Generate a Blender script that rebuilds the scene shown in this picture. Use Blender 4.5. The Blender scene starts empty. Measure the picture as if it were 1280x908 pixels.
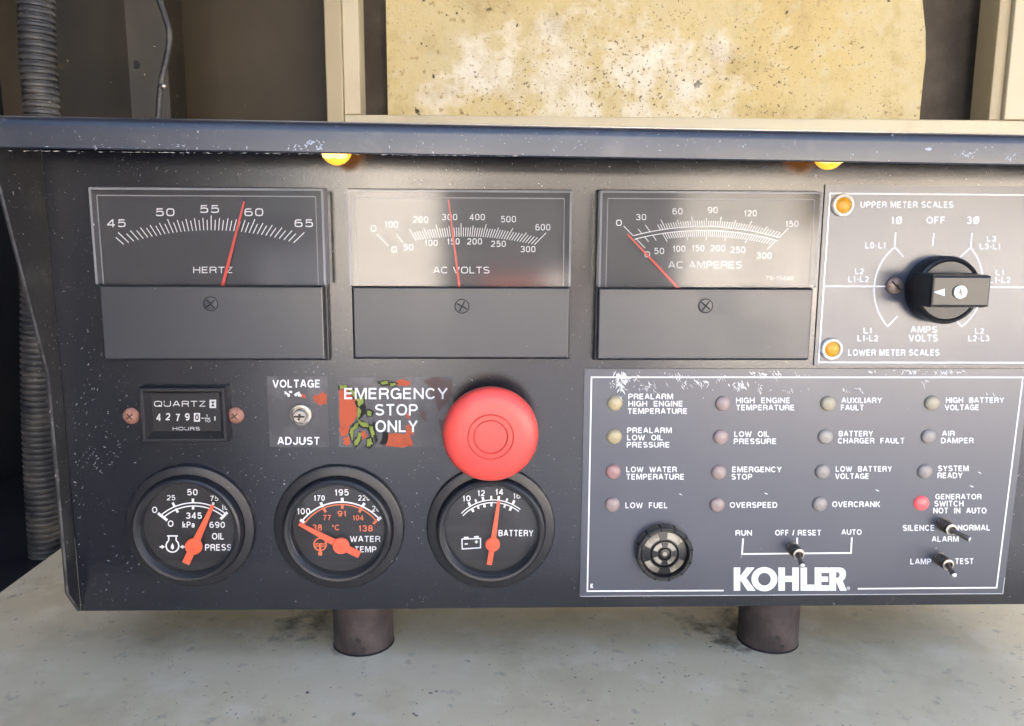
import bpy, math, random
from mathutils import Vector, Matrix
random.seed(7)
scn = bpy.context.scene
COL = scn.collection
MM = 0.001
R = math.radians

# ------------------------------------------------------------------ camera
# world axes: X right, Y into the scene, Z up; the front sheet of the control panel is the plane Y = 0. All measures in mm.
F = 1000.0                      # focal length in photo pixels (photo 1280 x 908)
D = 385.0                       # camera stands this far in front of the sheet
PITCH, YAW, ROLL = -9.1515, 1.5171, -0.2808


def _rot():
    p, y, r = R(PITCH), R(YAW), R(ROLL)
    rx = Matrix(((1, 0, 0), (0, math.cos(p), -math.sin(p)), (0, math.sin(p), math.cos(p))))
    ry = Matrix(((math.cos(y), 0, math.sin(y)), (0, 1, 0), (-math.sin(y), 0, math.cos(y))))
    rz = Matrix(((math.cos(r), -math.sin(r), 0), (math.sin(r), math.cos(r), 0), (0, 0, 1)))
    return ry @ rx @ rz


ROT = _rot()


def _ray(px, py):
    d = ROT @ Vector(((px - 640) / F, (py - 454) / F, 1.0))
    return Vector((d.x, d.z, -d.y))


EYE = Vector((0, -D, 0))


def P(px, py, Y=0.0):           # measured photo point -> point on the plane Y
    d = _ray(px, py)
    return EYE + d * ((Y + D) / d.y)


def PX(px, py, X):
    d = _ray(px, py)
    return EYE + d * (X / d.x)


def PZ(px, py, Z):
    d = _ray(px, py)
    return EYE + d * (Z / d.z)


cam = bpy.data.objects.new('camera', bpy.data.cameras.new('camera'))
COL.objects.link(cam)
scn.camera = cam
cam.data.sensor_width = 36
cam.data.lens = F / 1280 * 36
cam.data.clip_start = 0.01
cam.data.clip_end = 500
_r, _u, _f = [ROT @ Vector(v) for v in ((1, 0, 0), (0, -1, 0), (0, 0, -1))]
cam.matrix_world = Matrix(((_r.x, _u.x, _f.x, 0), (_r.z, _u.z, _f.z, -D * MM), (-_r.y, -_u.y, -_f.y, 0), (0, 0, 0, 1)))

# ------------------------------------------------------------------ light
SUN_EL, SUN_AZ = 26.0, 160.0    # degrees; azimuth measured from straight behind the camera towards the right
world = bpy.data.worlds.new('World')
scn.world = world
world.use_nodes = True
wn = world.node_tree
sky = wn.nodes.new('ShaderNodeTexSky')
sky.sky_type = 'NISHITA'
sky.sun_disc = False
sky.sun_elevation = R(SUN_EL)
sky.sun_rotation = R(180 - SUN_AZ)
sky.air_density = 0.7
sky.dust_density = 6.0
sky.ozone_density = 0.6
wn.nodes['Background'].inputs['Strength'].default_value = 0.15
wn.links.new(sky.outputs[0], wn.nodes['Background'].inputs[0])
sun = bpy.data.objects.new('sun', bpy.data.lights.new('sun', 'SUN'))
COL.objects.link(sun)
sun.data.energy = 5.0
sun.data.angle = R(0.5)
sun.data.color = (1.0, 0.93, 0.84)
_s = Vector((math.sin(R(SUN_AZ)) * math.cos(R(SUN_EL)), -math.cos(R(SUN_AZ)) * math.cos(R(SUN_EL)), math.sin(R(SUN_EL))))
sun.rotation_euler = _s.to_track_quat('Z', 'Y').to_euler()
scn.view_settings.view_transform = 'Standard'
scn.view_settings.look = 'None'
scn.view_settings.gamma = 1
scn.view_settings.exposure = 2.95
scn.cycles.use_denoising = True
scn.cycles.max_bounces = 8
scn.cycles.transparent_max_bounces = 12


# ------------------------------------------------------------------ materials
def mat(name, col, rough=0.5, metal=0.0, ior=1.5, bump=None, var=None, specks=(), coat=0.0, emit=None, trans=0.0, rvar=None):
    """col base colour; bump (scale, mm); var [(scale, colour, low, high, detail)]; specks [(scale, threshold, colour)]."""
    m = bpy.data.materials.new(name)
    m.use_nodes = True
    nt = m.node_tree
    b = nt.nodes['Principled BSDF']
    b.inputs['Roughness'].default_value = rough
    b.inputs['Metallic'].default_value = metal
    b.inputs['IOR'].default_value = ior
    b.inputs['Coat Weight'].default_value = coat
    b.inputs['Transmission Weight'].default_value = trans
    tc = nt.nodes.new('ShaderNodeTexCoord')
    base = nt.nodes.new('ShaderNodeRGB')
    base.outputs[0].default_value = (*col, 1)
    sock = base.outputs[0]

    def noise(scale, detail, rough_=0.55, off=0):
        n = nt.nodes.new('ShaderNodeTexNoise')
        n.inputs['Scale'].default_value = scale
        n.inputs['Detail'].default_value = detail
        n.inputs['Roughness'].default_value = rough_
        if off:
            mp = nt.nodes.new('ShaderNodeMapping')
            mp.inputs['Location'].default_value = (off, off * 0.37, -off * 0.6)
            nt.links.new(tc.outputs['Object'], mp.inputs[0])
            nt.links.new(mp.outputs[0], n.inputs['Vector'])
        else:
            nt.links.new(tc.outputs['Object'], n.inputs['Vector'])
        return n.outputs['Fac']

    def ramp(src, lo, hi):
        r = nt.nodes.new('ShaderNodeMapRange')
        r.inputs['From Min'].default_value = lo
        r.inputs['From Max'].default_value = hi
        nt.links.new(src, r.inputs['Value'])
        return r.outputs[0]

    def mix(fac, a, colr):
        x = nt.nodes.new('ShaderNodeMix')
        x.data_type = 'RGBA'
        nt.links.new(fac, x.inputs[0])
        nt.links.new(a, x.inputs[6])
        x.inputs[7].default_value = (*colr, 1)
        return x.outputs[2]

    k = 1
    for (sc, c2, lo, hi, det) in (var or ()):
        sock = mix(ramp(noise(sc, det, 0.6, k * 3.1), lo, hi), sock, c2)
        k += 1
    for (sc, th, c2, big) in specks:
        f = ramp(noise(sc, 2, 0.5, k * 2.3), th, th + 0.02)
        if big:                                     # patchiness of the specks
            mlt = nt.nodes.new('ShaderNodeMath')
            mlt.operation = 'MULTIPLY'
            nt.links.new(f, mlt.inputs[0])
            nt.links.new(ramp(noise(big, 2, 0.5, k * 5.7), 0.45, 0.6), mlt.inputs[1])
            f = mlt.outputs[0]
        sock = mix(f, sock, c2)
        k += 1
    nt.links.new(sock, b.inputs['Base Color'])
    if rvar:
        sc, lo, hi = rvar
        r = nt.nodes.new('ShaderNodeMapRange')
        r.inputs['From Min'].default_value = 0.1
        r.inputs['From Max'].default_value = 0.9
        r.inputs['To Min'].default_value = lo
        r.inputs['To Max'].default_value = hi
        nt.links.new(noise(sc, 4, 0.6, 9.1), r.inputs['Value'])
        nt.links.new(r.outputs[0], b.inputs['Roughness'])
    if bump:
        sc, h = bump[:2]
        bn = nt.nodes.new('ShaderNodeBump')
        bn.inputs['Strength'].default_value = 1.0
        bn.inputs['Distance'].default_value = h * MM
        nt.links.new(noise(sc, bump[2] if len(bump) > 2 else 2), bn.inputs['Height'])
        nt.links.new(bn.outputs[0], b.inputs['Normal'])
    if emit:
        b.inputs['Emission Color'].default_value = (*emit[0], 1)
        b.inputs['Emission Strength'].default_value = emit[1]
    return m


def clear_mat(name, tint=(1, 1, 1), ior=1.5, rough=0.02, haze=0.0, hazecol=(.5, .5, .5)):
    m = bpy.data.materials.new(name)
    m.use_nodes = True
    nt = m.node_tree
    for n in list(nt.nodes):
        if n.type != 'OUTPUT_MATERIAL':
            nt.nodes.remove(n)
    out = nt.nodes['Material Output']
    t = nt.nodes.new('ShaderNodeBsdfTransparent')
    t.inputs[0].default_value = (*tint, 1)
    g = nt.nodes.new('ShaderNodeBsdfGlossy')
    g.inputs['Roughness'].default_value = rough
    fr = nt.nodes.new('ShaderNodeFresnel')
    fr.inputs['IOR'].default_value = ior
    mx = nt.nodes.new('ShaderNodeMixShader')
    nt.links.new(fr.outputs[0], mx.inputs[0])
    nt.links.new(t.outputs[0], mx.inputs[1])
    nt.links.new(g.outputs[0], mx.inputs[2])
    last = mx.outputs[0]
    if haze:
        d = nt.nodes.new('ShaderNodeBsdfDiffuse')
        d.inputs[0].default_value = (*hazecol, 1)
        m2 = nt.nodes.new('ShaderNodeMixShader')
        m2.inputs[0].default_value = haze
        nt.links.new(last, m2.inputs[1])
        nt.links.new(d.outputs[0], m2.inputs[2])
        last = m2.outputs[0]
    nt.links.new(last, out.inputs[0])
    return m


DUST = (0.36, 0.35, 0.34)
M = {
    'paint': mat('panel_paint', (0.004, 0.006, 0.012), 0.22, ior=1.75, bump=(700, 0.022), rvar=(25, 0.15, 0.27),
                 var=[(30, (0.009, 0.010, 0.015), 0.3, 0.8, 6)],
                 specks=[(620, 0.73, DUST, 18), (1100, 0.72, (0.18, 0.18, 0.18), 40), (900, 0.75, DUST, 0)]),
    'hood': mat('hood_paint', (0.014, 0.018, 0.030), 0.34, ior=1.8, bump=(500, 0.05, 4), rvar=(30, 0.30, 0.46),
                var=[(60, (0.05, 0.05, 0.055), 0.55, 0.75, 6)],
                specks=[(500, 0.705, DUST, 25), (160, 0.74, (0.25, 0.29, 0.36), 30), (800, 0.70, (0.2, 0.18, 0.15), 12)]),
    'wing': mat('wing_paint', (0.012, 0.012, 0.014), 0.5, bump=(700, 0.08),
                var=[(40, (0.05, 0.048, 0.045), 0.5, 0.75, 8)],
                specks=[(450, 0.70, (0.30, 0.28, 0.26), 20), (900, 0.7, (0.25, 0.24, 0.22), 30)]),
    'meter_black': mat('meter_black_plastic', (0.012, 0.012, 0.014), 0.35),
    'meter_cover': mat('meter_grey_plastic', (0.022, 0.025, 0.033), 0.33, bump=(2500, 0.008), ior=1.7, rvar=(30, .26, .44),
                       specks=[(600, 0.76, DUST, 25)]),
    'dial': mat('dial_black', (0.010, 0.010, 0.012), 0.5),
    'dial_dusty': mat('dial_charcoal', (0.022, 0.022, 0.026), 0.5),
    'edge_highlight': mat('wing_edge_highlight', (0.09, 0.088, 0.085), 0.5, var=[(120, (0.03, 0.03, 0.03), 0.45, 0.6, 6)]),  # paler tone for the painted highlight on the wing edges
    'white': mat('white_print', (0.80, 0.80, 0.82), 0.5),
    'dialwhite': mat('dial_white_print', (0.85, 0.86, 0.86), 0.5),
    'orange': mat('orange_print', (0.80, 0.16, 0.05), 0.5),
    'needle': mat('orange_needle', (0.90, 0.12, 0.045), 0.45),
    'thinneedle': mat('red_needle', (0.85, 0.06, 0.035), 0.45),
    'rubber': mat('black_rubber', (0.016, 0.016, 0.020), 0.38, bump=(600, 0.04), specks=[(520, 0.73, DUST, 25)]),
    'red': mat('red_plastic', (0.76, 0.082, 0.066), 0.34, var=[(90, (0.66, 0.06, 0.052), 0.5, 0.8, 6)], bump=(300, 0.03),
               specks=[(300, 0.78, (0.35, 0.03, 0.03), 0)]),
    'redline': mat('red_groove', (0.20, 0.012, 0.012), 0.6),
    'face': mat('faceplate_grey', (0.050, 0.056, 0.078), 0.30, ior=1.75, bump=(900, 0.018), rvar=(20, 0.24, 0.36),
                specks=[(300, 0.79, DUST, 0)]),
    'knob': mat('knob_black', (0.010, 0.010, 0.011), 0.28, bump=(500, 0.02), specks=[(520, 0.74, DUST, 25)]),
    'knobtop': mat('knob_disc', (0.03, 0.032, 0.036), 0.33, bump=(1200, 0.05)),
    'steel': mat('worn_steel', (0.45, 0.43, 0.40), 0.35, metal=0.9, var=[(300, (0.22, 0.18, 0.14), 0.45, 0.7, 5)]),
    'brass': mat('dull_bushing', (0.20, 0.17, 0.13), 0.42, metal=0.7, var=[(400, (0.06, 0.05, 0.04), 0.4, 0.65, 5)]),
    'rust': mat('rusty_screw', (0.30, 0.13, 0.09), 0.6, metal=0.3, var=[(500, (0.42, 0.24, 0.18), 0.45, 0.6, 4)]),
    'slot': mat('screw_slot', (0.03, 0.02, 0.015), 0.8),
    'tan_screw': mat('tarnished_screw', (0.36, 0.27, 0.21), 0.45, metal=0.6, var=[(500, (0.2, 0.12, 0.08), 0.5, 0.65, 4)]),
    'yellow': mat('yellow_lens', (0.62, 0.30, 0.010), 0.35),
    'rim': mat('cream_rim', (0.75, 0.72, 0.64), 0.45),
    'amber': mat('lit_amber_glass', (0.9, 0.40, 0.04), 0.2, emit=((1.0, 0.33, 0.025), 0.24)),
    'filament': mat('lit_filament', (1, 0.8, 0.4), 0.2, emit=((1.0, 0.55, 0.12), 0.35)),
    'floor': mat('deck_paint', (0.80, 0.69, 0.485), 0.55, bump=(260, 0.06, 5),
                 var=[(4, (0.71, 0.61, 0.41), 0.42, 0.66, 5), (13, (0.57, 0.47, 0.30), 0.52, 0.78, 9), (45, (0.82, 0.73, 0.55), 0.5, 0.75, 6), (90, (0.42, 0.36, 0.27), 0.60, 0.74, 8)],
                 specks=[(170, 0.735, (0.12, 0.10, 0.08), 7), (380, 0.70, (0.16, 0.135, 0.11), 12), (110, 0.775, (0.06, 0.05, 0.045), 0), (600, 0.74, (0.16, 0.13, 0.10), 0)]),
    'pipe': mat('mount_rubber', (0.045, 0.034, 0.034), 0.5, bump=(250, 0.35, 7), var=[(70, (0.10, 0.078, 0.074), 0.42, 0.7, 8), (120, (0.02, 0.018, 0.018), 0.60, 0.68, 5)]),
    'hose': mat('hose_plastic', (0.030, 0.031, 0.034), 0.5, var=[(30, (0.13, 0.115, 0.095), 0.44, 0.75, 6)], bump=(400, 0.05),
                specks=[(500, 0.7, DUST, 25)]),
    'dark_sheet': mat('dark_olive_sheet', (0.045, 0.037, 0.024), 0.5, ior=1.3, bump=(60, 0.15), var=[(6, (0.068, 0.053, 0.034), 0.35, 0.7, 4)],
                      specks=[(300, 0.77, (0.3, 0.25, 0.16), 0)]),
    'post': mat('dirty_steel_post', (0.017, 0.013, 0.008), 0.5, bump=(120, 0.2, 5), var=[(10, (0.036, 0.027, 0.014), 0.42, 0.72, 6), (35, (0.22, 0.15, 0.05), 0.64, 0.74, 6)],
                specks=[(170, 0.74, (0.4, 0.33, 0.2), 20)]),
    'black': mat('void_black', (0.006, 0.006, 0.007), 0.8),
    'gap': mat('dark_foam', (0.075, 0.060, 0.045), 0.9, bump=(300, 0.3, 5), var=[(30, (0.12, 0.10, 0.075), 0.4, 0.7, 5)]),
    'cream': mat('cream_paint', (0.40, 0.33, 0.20), 0.45, bump=(40, 0.1), var=[(14, (0.34, 0.27, 0.155), 0.45, 0.75, 5)]),
    'cream_light': mat('pale_cream_paint', (0.54, 0.47, 0.32), 0.42, bump=(40, 0.1), var=[(20, (0.47, 0.39, 0.25), 0.5, 0.75, 5)]),
    'board': mat('stained_board', (0.56, 0.44, 0.20), 0.8, bump=(150, 0.9, 8),
                 var=[(6, (0.56, 0.475, 0.27), 0.42, 0.62, 8), (30, (0.43, 0.325, 0.14), 0.52, 0.74, 12), (70, (0.56, 0.49, 0.31), 0.52, 0.70, 10)],
                 specks=[(70, 0.755, (0.05, 0.04, 0.025), 0)]),
    'side': mat('navy_black', (0.010, 0.011, 0.016), 0.6),
    'reflected_white': mat('reflected_whitewash', (0.86, 0.83, 0.78), 0.7, var=[(2.5, (0.5, 0.46, 0.42), 0.45, 0.7, 6)]),
    'reflected_render_grey': mat('reflected_grey_render', (0.50, 0.48, 0.44), 0.8, var=[(1.5, (0.40, 0.385, 0.35), 0.4, 0.7, 6)]),
    'render': mat('reflected_pale_render', (0.84, 0.81, 0.76), 0.8, var=[(1.5, (0.72, 0.69, 0.63), 0.4, 0.7, 6)]),
    'ground': mat('asphalt_yard', (0.15, 0.165, 0.20), 0.8, var=[(1.5, (0.12, 0.13, 0.155), 0.4, 0.7, 6)]),
    'glass': clear_mat('meter_glass', (0.97, 0.97, 0.97), 1.62, 0.09, 0.03, (0.5, 0.5, 0.55)),
    'gauge_glass': clear_mat('gauge_glass', (0.97, 0.97, 0.97), 1.45, 0.05, 0.008, (0.5, 0.5, 0.55)),
    'acryl': clear_mat('acrylic_edge', (0.8, 0.8, 0.8), 1.5, 0.1, 0.35, (0.5, 0.5, 0.52)),
    'label': mat('label_film', (0.050, 0.048, 0.052), 0.22, ior=1.6, var=[(60, (0.085, 0.08, 0.085), 0.45, 0.6, 4)]),
    'orange_patch': mat('orange_tone', (0.42, 0.065, 0.016), 0.45, var=[(200, (0.32, 0.045, 0.015), 0.5, 0.7, 4)]),  # painted reflection on warning label, smear on adjuster label, barrier orange
    'lime': mat('lime_reflection_tone', (0.20, 0.25, 0.03), 0.45, var=[(200, (0.13, 0.17, 0.02), 0.5, 0.7, 4)]),  # lime part of the reflections painted on the warning label
    'maroon': mat('maroon_reflection_tone', (0.07, 0.035, 0.035), 0.4),  # maroon part of the reflections painted on the warning label
    'digitbox': mat('digit_wheel_white', (0.7, 0.7, 0.68), 0.5),
    'buzzer': mat('buzzer_plastic', (0.018, 0.018, 0.018), 0.32, bump=(600, 0.04), specks=[(500, 0.72, DUST, 25)]),
    'buzzer_in': mat('buzzer_mesh', (0.40, 0.36, 0.29), 0.4, var=[(120, (0.16, 0.14, 0.11), 0.45, 0.6, 4)]),
    'redlit': mat('lit_red_lens', (0.85, 0.10, 0.10), 0.3, emit=((1.0, 0.10, 0.12), 0.09)),
}
LENS = {k: mat('lens_' + k, c, 0.30, bump=(1500, 0.03), var=[(250, tuple(x * 1.18 for x in c), 0.4, 0.7, 3)]) for k, c in {
    'yellow': (0.40, 0.335, 0.19), 'rose': (0.33, 0.19, 0.175), 'pink': (0.31, 0.235, 0.215), 'clear': (0.31, 0.285, 0.245),
    'grey': (0.27, 0.245, 0.225), 'straw': (0.34, 0.30, 0.215)}.items()}




def crust(m, spots, colour, scale, soft, dark, flat=False):
    """stain patches with a place of their own on an object: spots [(x, z, radius)] in metres of the object's own axes."""
    nt = m.node_tree
    b = nt.nodes['Principled BSDF']
    src = b.inputs['Base Color'].links[0].from_socket
    tc = nt.nodes.new('ShaderNodeTexCoord')
    n = nt.nodes.new('ShaderNodeTexNoise')
    n.inputs['Scale'].default_value = scale
    n.inputs['Detail'].default_value = 12
    n.inputs['Roughness'].default_value = 0.66
    nt.links.new(tc.outputs['Object'], n.inputs['Vector'])
    for (x, z, r) in spots:
        mp = nt.nodes.new('ShaderNodeMapping')
        mp.inputs['Location'].default_value = (-x / r, -z / r if flat else 0, 0 if flat else -z / r * 1.5)
        mp.inputs['Scale'].default_value = (1 / r, 1 / r if flat else 0, 0 if flat else 1.5 / r)
        nt.links.new(tc.outputs['Object'], mp.inputs[0])
        ln = nt.nodes.new('ShaderNodeVectorMath')
        ln.operation = 'LENGTH'
        nt.links.new(mp.outputs[0], ln.inputs[0])
        sub = nt.nodes.new('ShaderNodeMath')
        sub.operation = 'MULTIPLY_ADD'
        sub.inputs[1].default_value = -0.22
        nt.links.new(ln.outputs['Value'], sub.inputs[0])
        nt.links.new(n.outputs['Fac'], sub.inputs[2])
        mr = nt.nodes.new('ShaderNodeMapRange')
        mr.inputs['From Min'].default_value = 0.33
        mr.inputs['From Max'].default_value = 0.33 + soft
        mr.inputs['To Max'].default_value = dark
        nt.links.new(sub.outputs[0], mr.inputs['Value'])
        x_ = nt.nodes.new('ShaderNodeMix')
        x_.data_type = 'RGBA'
        nt.links.new(mr.outputs[0], x_.inputs[0])
        nt.links.new(src, x_.inputs[6])
        x_.inputs[7].default_value = (*colour, 1)
        src = x_.outputs[2]
    nt.links.new(src, b.inputs['Base Color'])


def grit(m, specks):
    """dark specks over everything else on a surface: [(scale, threshold, colour, patch scale)]."""
    nt = m.node_tree
    b = nt.nodes['Principled BSDF']
    src = b.inputs['Base Color'].links[0].from_socket
    tc = nt.nodes.new('ShaderNodeTexCoord')
    for i, (sc, th, c2, big) in enumerate(specks):
        f = None
        for s_, lo, hi in ((sc, th, th + .03), (big, .42, .6)):
            if not s_:
                continue
            mp = nt.nodes.new('ShaderNodeMapping')
            mp.inputs['Location'].default_value = (i * 1.7 + 4, i * .9, i * 2.3)
            n = nt.nodes.new('ShaderNodeTexNoise')
            n.inputs['Scale'].default_value = s_
            n.inputs['Detail'].default_value = 3
            nt.links.new(tc.outputs['Object'], mp.inputs[0])
            nt.links.new(mp.outputs[0], n.inputs['Vector'])
            r = nt.nodes.new('ShaderNodeMapRange')
            r.inputs['From Min'].default_value = lo
            r.inputs['From Max'].default_value = hi
            nt.links.new(n.outputs['Fac'], r.inputs['Value'])
            if f is None:
                f = r.outputs[0]
            else:
                mu = nt.nodes.new('ShaderNodeMath')
                mu.operation = 'MULTIPLY'
                nt.links.new(f, mu.inputs[0])
                nt.links.new(r.outputs[0], mu.inputs[1])
                f = mu.outputs[0]
        x_ = nt.nodes.new('ShaderNodeMix')
        x_.data_type = 'RGBA'
        nt.links.new(f, x_.inputs[0])
        nt.links.new(src, x_.inputs[6])
        x_.inputs[7].default_value = (*c2, 1)
        src = x_.outputs[2]
    nt.links.new(src, b.inputs['Base Color'])


# ------------------------------------------------------------------ mesh building
WO = {}                           # world origin (mm) of every built object


class MB:
    def __init__(self):
        self.v, self.f, self.sm = [], [], []

    def add(self, verts, faces, smooth=False):
        n = len(self.v)
        self.v += [Vector(p) for p in verts]
        self.f += [[i + n for i in f] for f in faces]
        self.sm += [smooth] * len(faces)
        return self

    def box(self, x0, x1, y0, y1, z0, z1, ch=0.0):
        x0, x1 = sorted((x0, x1)); y0, y1 = sorted((y0, y1)); z0, z1 = sorted((z0, z1))
        if ch <= 0:
            vs = [(x, y, z) for x in (x0, x1) for y in (y0, y1) for z in (z0, z1)]
            return self.add(vs, [(0, 1, 3, 2), (4, 6, 7, 5), (0, 4, 5, 1), (2, 3, 7, 6), (0, 2, 6, 4), (1, 5, 7, 3)])
        # front (y0) edges chamfered
        c = ch
        rings = [[(x0, y1, z0), (x1, y1, z0), (x1, y1, z1), (x0, y1, z1)],
                 [(x0, y0 + c, z0), (x1, y0 + c, z0), (x1, y0 + c, z1), (x0, y0 + c, z1)],
                 [(x0 + c * .3, y0 + c * .3, z0 + c * .3), (x1 - c * .3, y0 + c * .3, z0 + c * .3), (x1 - c * .3, y0 + c * .3, z1 - c * .3), (x0 + c * .3, y0 + c * .3, z1 - c * .3)],
                 [(x0 + c, y0, z0 + c), (x1 - c, y0, z0 + c), (x1 - c, y0, z1 - c), (x0 + c, y0, z1 - c)]]
        vs = sum(rings, [])
        fs = [(0, 1, 2, 3), (15, 14, 13, 12)]
        for k in range(3):
            for i in range(4):
                j = (i + 1) % 4
                fs.append((k * 4 + j, k * 4 + i, k * 4 + 4 + i, k * 4 + 4 + j))
        return self.add(vs, fs)

    def lathe(self, c, prof, seg=48, axis=Vector((0, -1, 0)), caps=True, smooth=True, arc=(0, 360)):
        """prof: [(radius, distance along axis)] from base to tip."""
        axis = axis.normalized()
        a = Vector((1, 0, 0)) if abs(axis.x) < 0.9 else Vector((0, 0, 1))
        u = (a - axis * a.dot(axis)).normalized()
        w = axis.cross(u)
        full = arc == (0, 360)
        n = seg if full else seg + 1
        vs, fs = [], []
        for r, d in prof:
            for i in range(n):
                t = R(arc[0] + (arc[1] - arc[0]) * i / seg)
                vs.append(Vector(c) + axis * d + u * (r * math.cos(t)) + w * (r * math.sin(t)))
        for k in range(len(prof) - 1):
            for i in range(seg):
                j = (i + 1) % n
                fs.append((k * n + i, k * n + j, (k + 1) * n + j, (k + 1) * n + i))
        if caps and full:
            if prof[-1][0] > 1e-6:
                fs.append([(len(prof) - 1) * n + i for i in range(n)])
            if prof[0][0] > 1e-6:
                fs.append([n - 1 - i for i in range(n)])
        return self.add(vs, fs, smooth)

    def tube(self, pts, rad, seg=12, smooth=True):
        pts = [Vector(p) for p in pts]
        rs = rad if isinstance(rad, (list, tuple)) else [rad] * len(pts)
        vs, fs = [], []
        ref = Vector((0, 1, 0.01))
        for k, p in enumerate(pts):
            t = (pts[min(k + 1, len(pts) - 1)] - pts[max(k - 1, 0)]).normalized()
            u = (ref - t * ref.dot(t)).normalized()
            w = t.cross(u)
            for i in range(seg):
                a = 2 * math.pi * i / seg
                vs.append(p + u * (rs[k] * math.cos(a)) + w * (rs[k] * math.sin(a)))
        for k in range(len(pts) - 1):
            for i in range(seg):
                j = (i + 1) % seg
                fs.append((k * seg + i, (k + 1) * seg + i, (k + 1) * seg + j, k * seg + j))
        fs.append(list(range(seg)))
        fs.append([(len(pts) - 1) * seg + seg - 1 - i for i in range(seg)])
        return self.add(vs, fs, smooth)

    # flat print laid on the plane Y from measured photo points
    def poly(self, pts, Y):
        vs = [P(x, y, Y) for x, y in pts]
        a = sum(pts[i][0] * pts[(i + 1) % len(pts)][1] - pts[(i + 1) % len(pts)][0] * pts[i][1] for i in range(len(pts)))
        idx = list(range(len(pts)))
        return self.add(vs, [idx[::-1] if a > 0 else idx])

    def line(self, a, b, w, Y):
        (x0, y0), (x1, y1) = a, b
        L = math.hypot(x1 - x0, y1 - y0) or 1
        nx, ny = -(y1 - y0) / L * w / 2, (x1 - x0) / L * w / 2
        return self.poly([(x0 + nx, y0 + ny), (x1 + nx, y1 + ny), (x1 - nx, y1 - ny), (x0 - nx, y0 - ny)], Y)

    def strip(self, pts, w, Y, closed=False):
        n = len(pts)
        L, Rr = [], []
        for i, (x, y) in enumerate(pts):
            ax, ay = pts[(i - 1) % n] if closed else pts[max(i - 1, 0)]
            bx, by = pts[(i + 1) % n] if closed else pts[min(i + 1, n - 1)]
            d = math.hypot(bx - ax, by - ay) or 1
            nx, ny = -(by - ay) / d * w / 2, (bx - ax) / d * w / 2
            L.append((x + nx, y + ny)); Rr.append((x - nx, y - ny))
        for i in range(n if closed else n - 1):
            j = (i + 1) % n
            self.poly([L[i], L[j], Rr[j], Rr[i]], Y)
        return self

    def disc(self, c, r, Y, seg=24, ry=None):
        ry = ry or r
        return self.poly([(c[0] + r * math.cos(2 * math.pi * i / seg), c[1] + ry * math.sin(2 * math.pi * i / seg)) for i in range(seg)], Y)

    def text(self, s, box, Y, bold=0.02):
        """lettering whose capitals fill the measured photo box (x0, y0, x1, y1); drawn as strokes of even weight."""
        x0, y0, x1, y1 = box
        h = y1 - y0
        euro = bold < 0.013
        t = h * (0.10 + 0.45 * math.sqrt(bold))
        gap = 0.17 if not euro else 0.24
        ws = [WIDTH.get(c, .86) * (1.12 if euro else 1) for c in s]
        tot = sum(ws) + gap * (len(s) - 1)
        kx = (x1 - x0) / tot
        x = x0
        lift = 0
        for c, w in zip(s, ws):
            W = w * kx
            for st in letter(c, euro):
                pts = [(x + t / 2 + u * max(W - t, 0), y1 - t / 2 - v * (h - t)) for u, v in st]
                closed = len(pts) > 3 and math.hypot(pts[0][0] - pts[-1][0], pts[0][1] - pts[-1][1]) < 1e-6
                self.stroke(pts[:-1] if closed else pts, t, Y - lift * 0.004, closed)
                lift = (lift + 1) % 4
            x += W + gap * kx
        return self

    def stroke(self, pts, w, Y, closed=False):
        n = len(pts)
        L, Rr = [], []
        for i, (px, py) in enumerate(pts):
            a = pts[(i - 1) % n] if closed or i > 0 else None
            b = pts[(i + 1) % n] if closed or i < n - 1 else None
            d = []
            for p, q in ((a, (px, py)), ((px, py), b)):
                if p is not None and q is not None:
                    l_ = math.hypot(q[0] - p[0], q[1] - p[1]) or 1
                    d.append(((q[0] - p[0]) / l_, (q[1] - p[1]) / l_))
            n1 = (-d[0][1], d[0][0])
            n2 = (-d[-1][1], d[-1][0])
            mx, my = n1[0] + n2[0], n1[1] + n2[1]
            l_ = math.hypot(mx, my) or 1
            mx, my = mx / l_, my / l_
            k_ = min(1 / max(mx * n1[0] + my * n1[1], .3), 2.0) * w / 2
            L.append((px + mx * k_, py + my * k_)); Rr.append((px - mx * k_, py - my * k_))
        for i in range(n if closed else n - 1):
            j = (i + 1) % n
            self.poly([L[i], L[j], Rr[j], Rr[i]], Y)

    def textc(self, s, cx, cy, w, h, Y, bold=0.02):
        return self.text(s, (cx - w / 2, cy - h / 2, cx + w / 2, cy + h / 2), Y, bold)

    def build(self, name, material, parent=None, origin=None):
        me = bpy.data.meshes.new(name)
        if origin is None:
            lo = [min(p[i] for p in self.v) for i in range(3)]
            hi = [max(p[i] for p in self.v) for i in range(3)]
            origin = Vector([(lo[i] + hi[i]) / 2 for i in range(3)])
        origin = Vector(origin)
        me.from_pydata([tuple((p - origin) * MM) for p in self.v], [], self.f)
        me.polygons.foreach_set('use_smooth', self.sm)
        me.materials.append(material)
        me.update()
        o = bpy.data.objects.new(name, me)
        COL.objects.link(o)
        WO[o.name] = origin
        if parent is not None:
            o.parent = parent
            o.location = (origin - WO[parent.name]) * MM
        else:
            o.location = origin * MM
        if any(self.sm):
            try:
                me.set_sharp_from_angle(angle=R(35))
            except Exception:
                pass
        return o


WIDTH = dict(A=.95, B=.88, C=.95, D=.92, E=.80, F=.76, G=.98, H=.91, I=.2, J=.72, K=.93, L=.76, M=1.1, N=.92, O=1.02, P=.84, Q=1.02, R=.90, S=.86, T=.84, U=.90, V=.92, W=1.3, X=.92,
             Y=.92, Z=.84, k=.72, a=.72)
WIDTH.update({c: .72 for c in '023456789'})
WIDTH.update({'1': .42, '-': .45, '/': .45, ' ': .36, '°': .34, 'Ø': 1.0})


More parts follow.
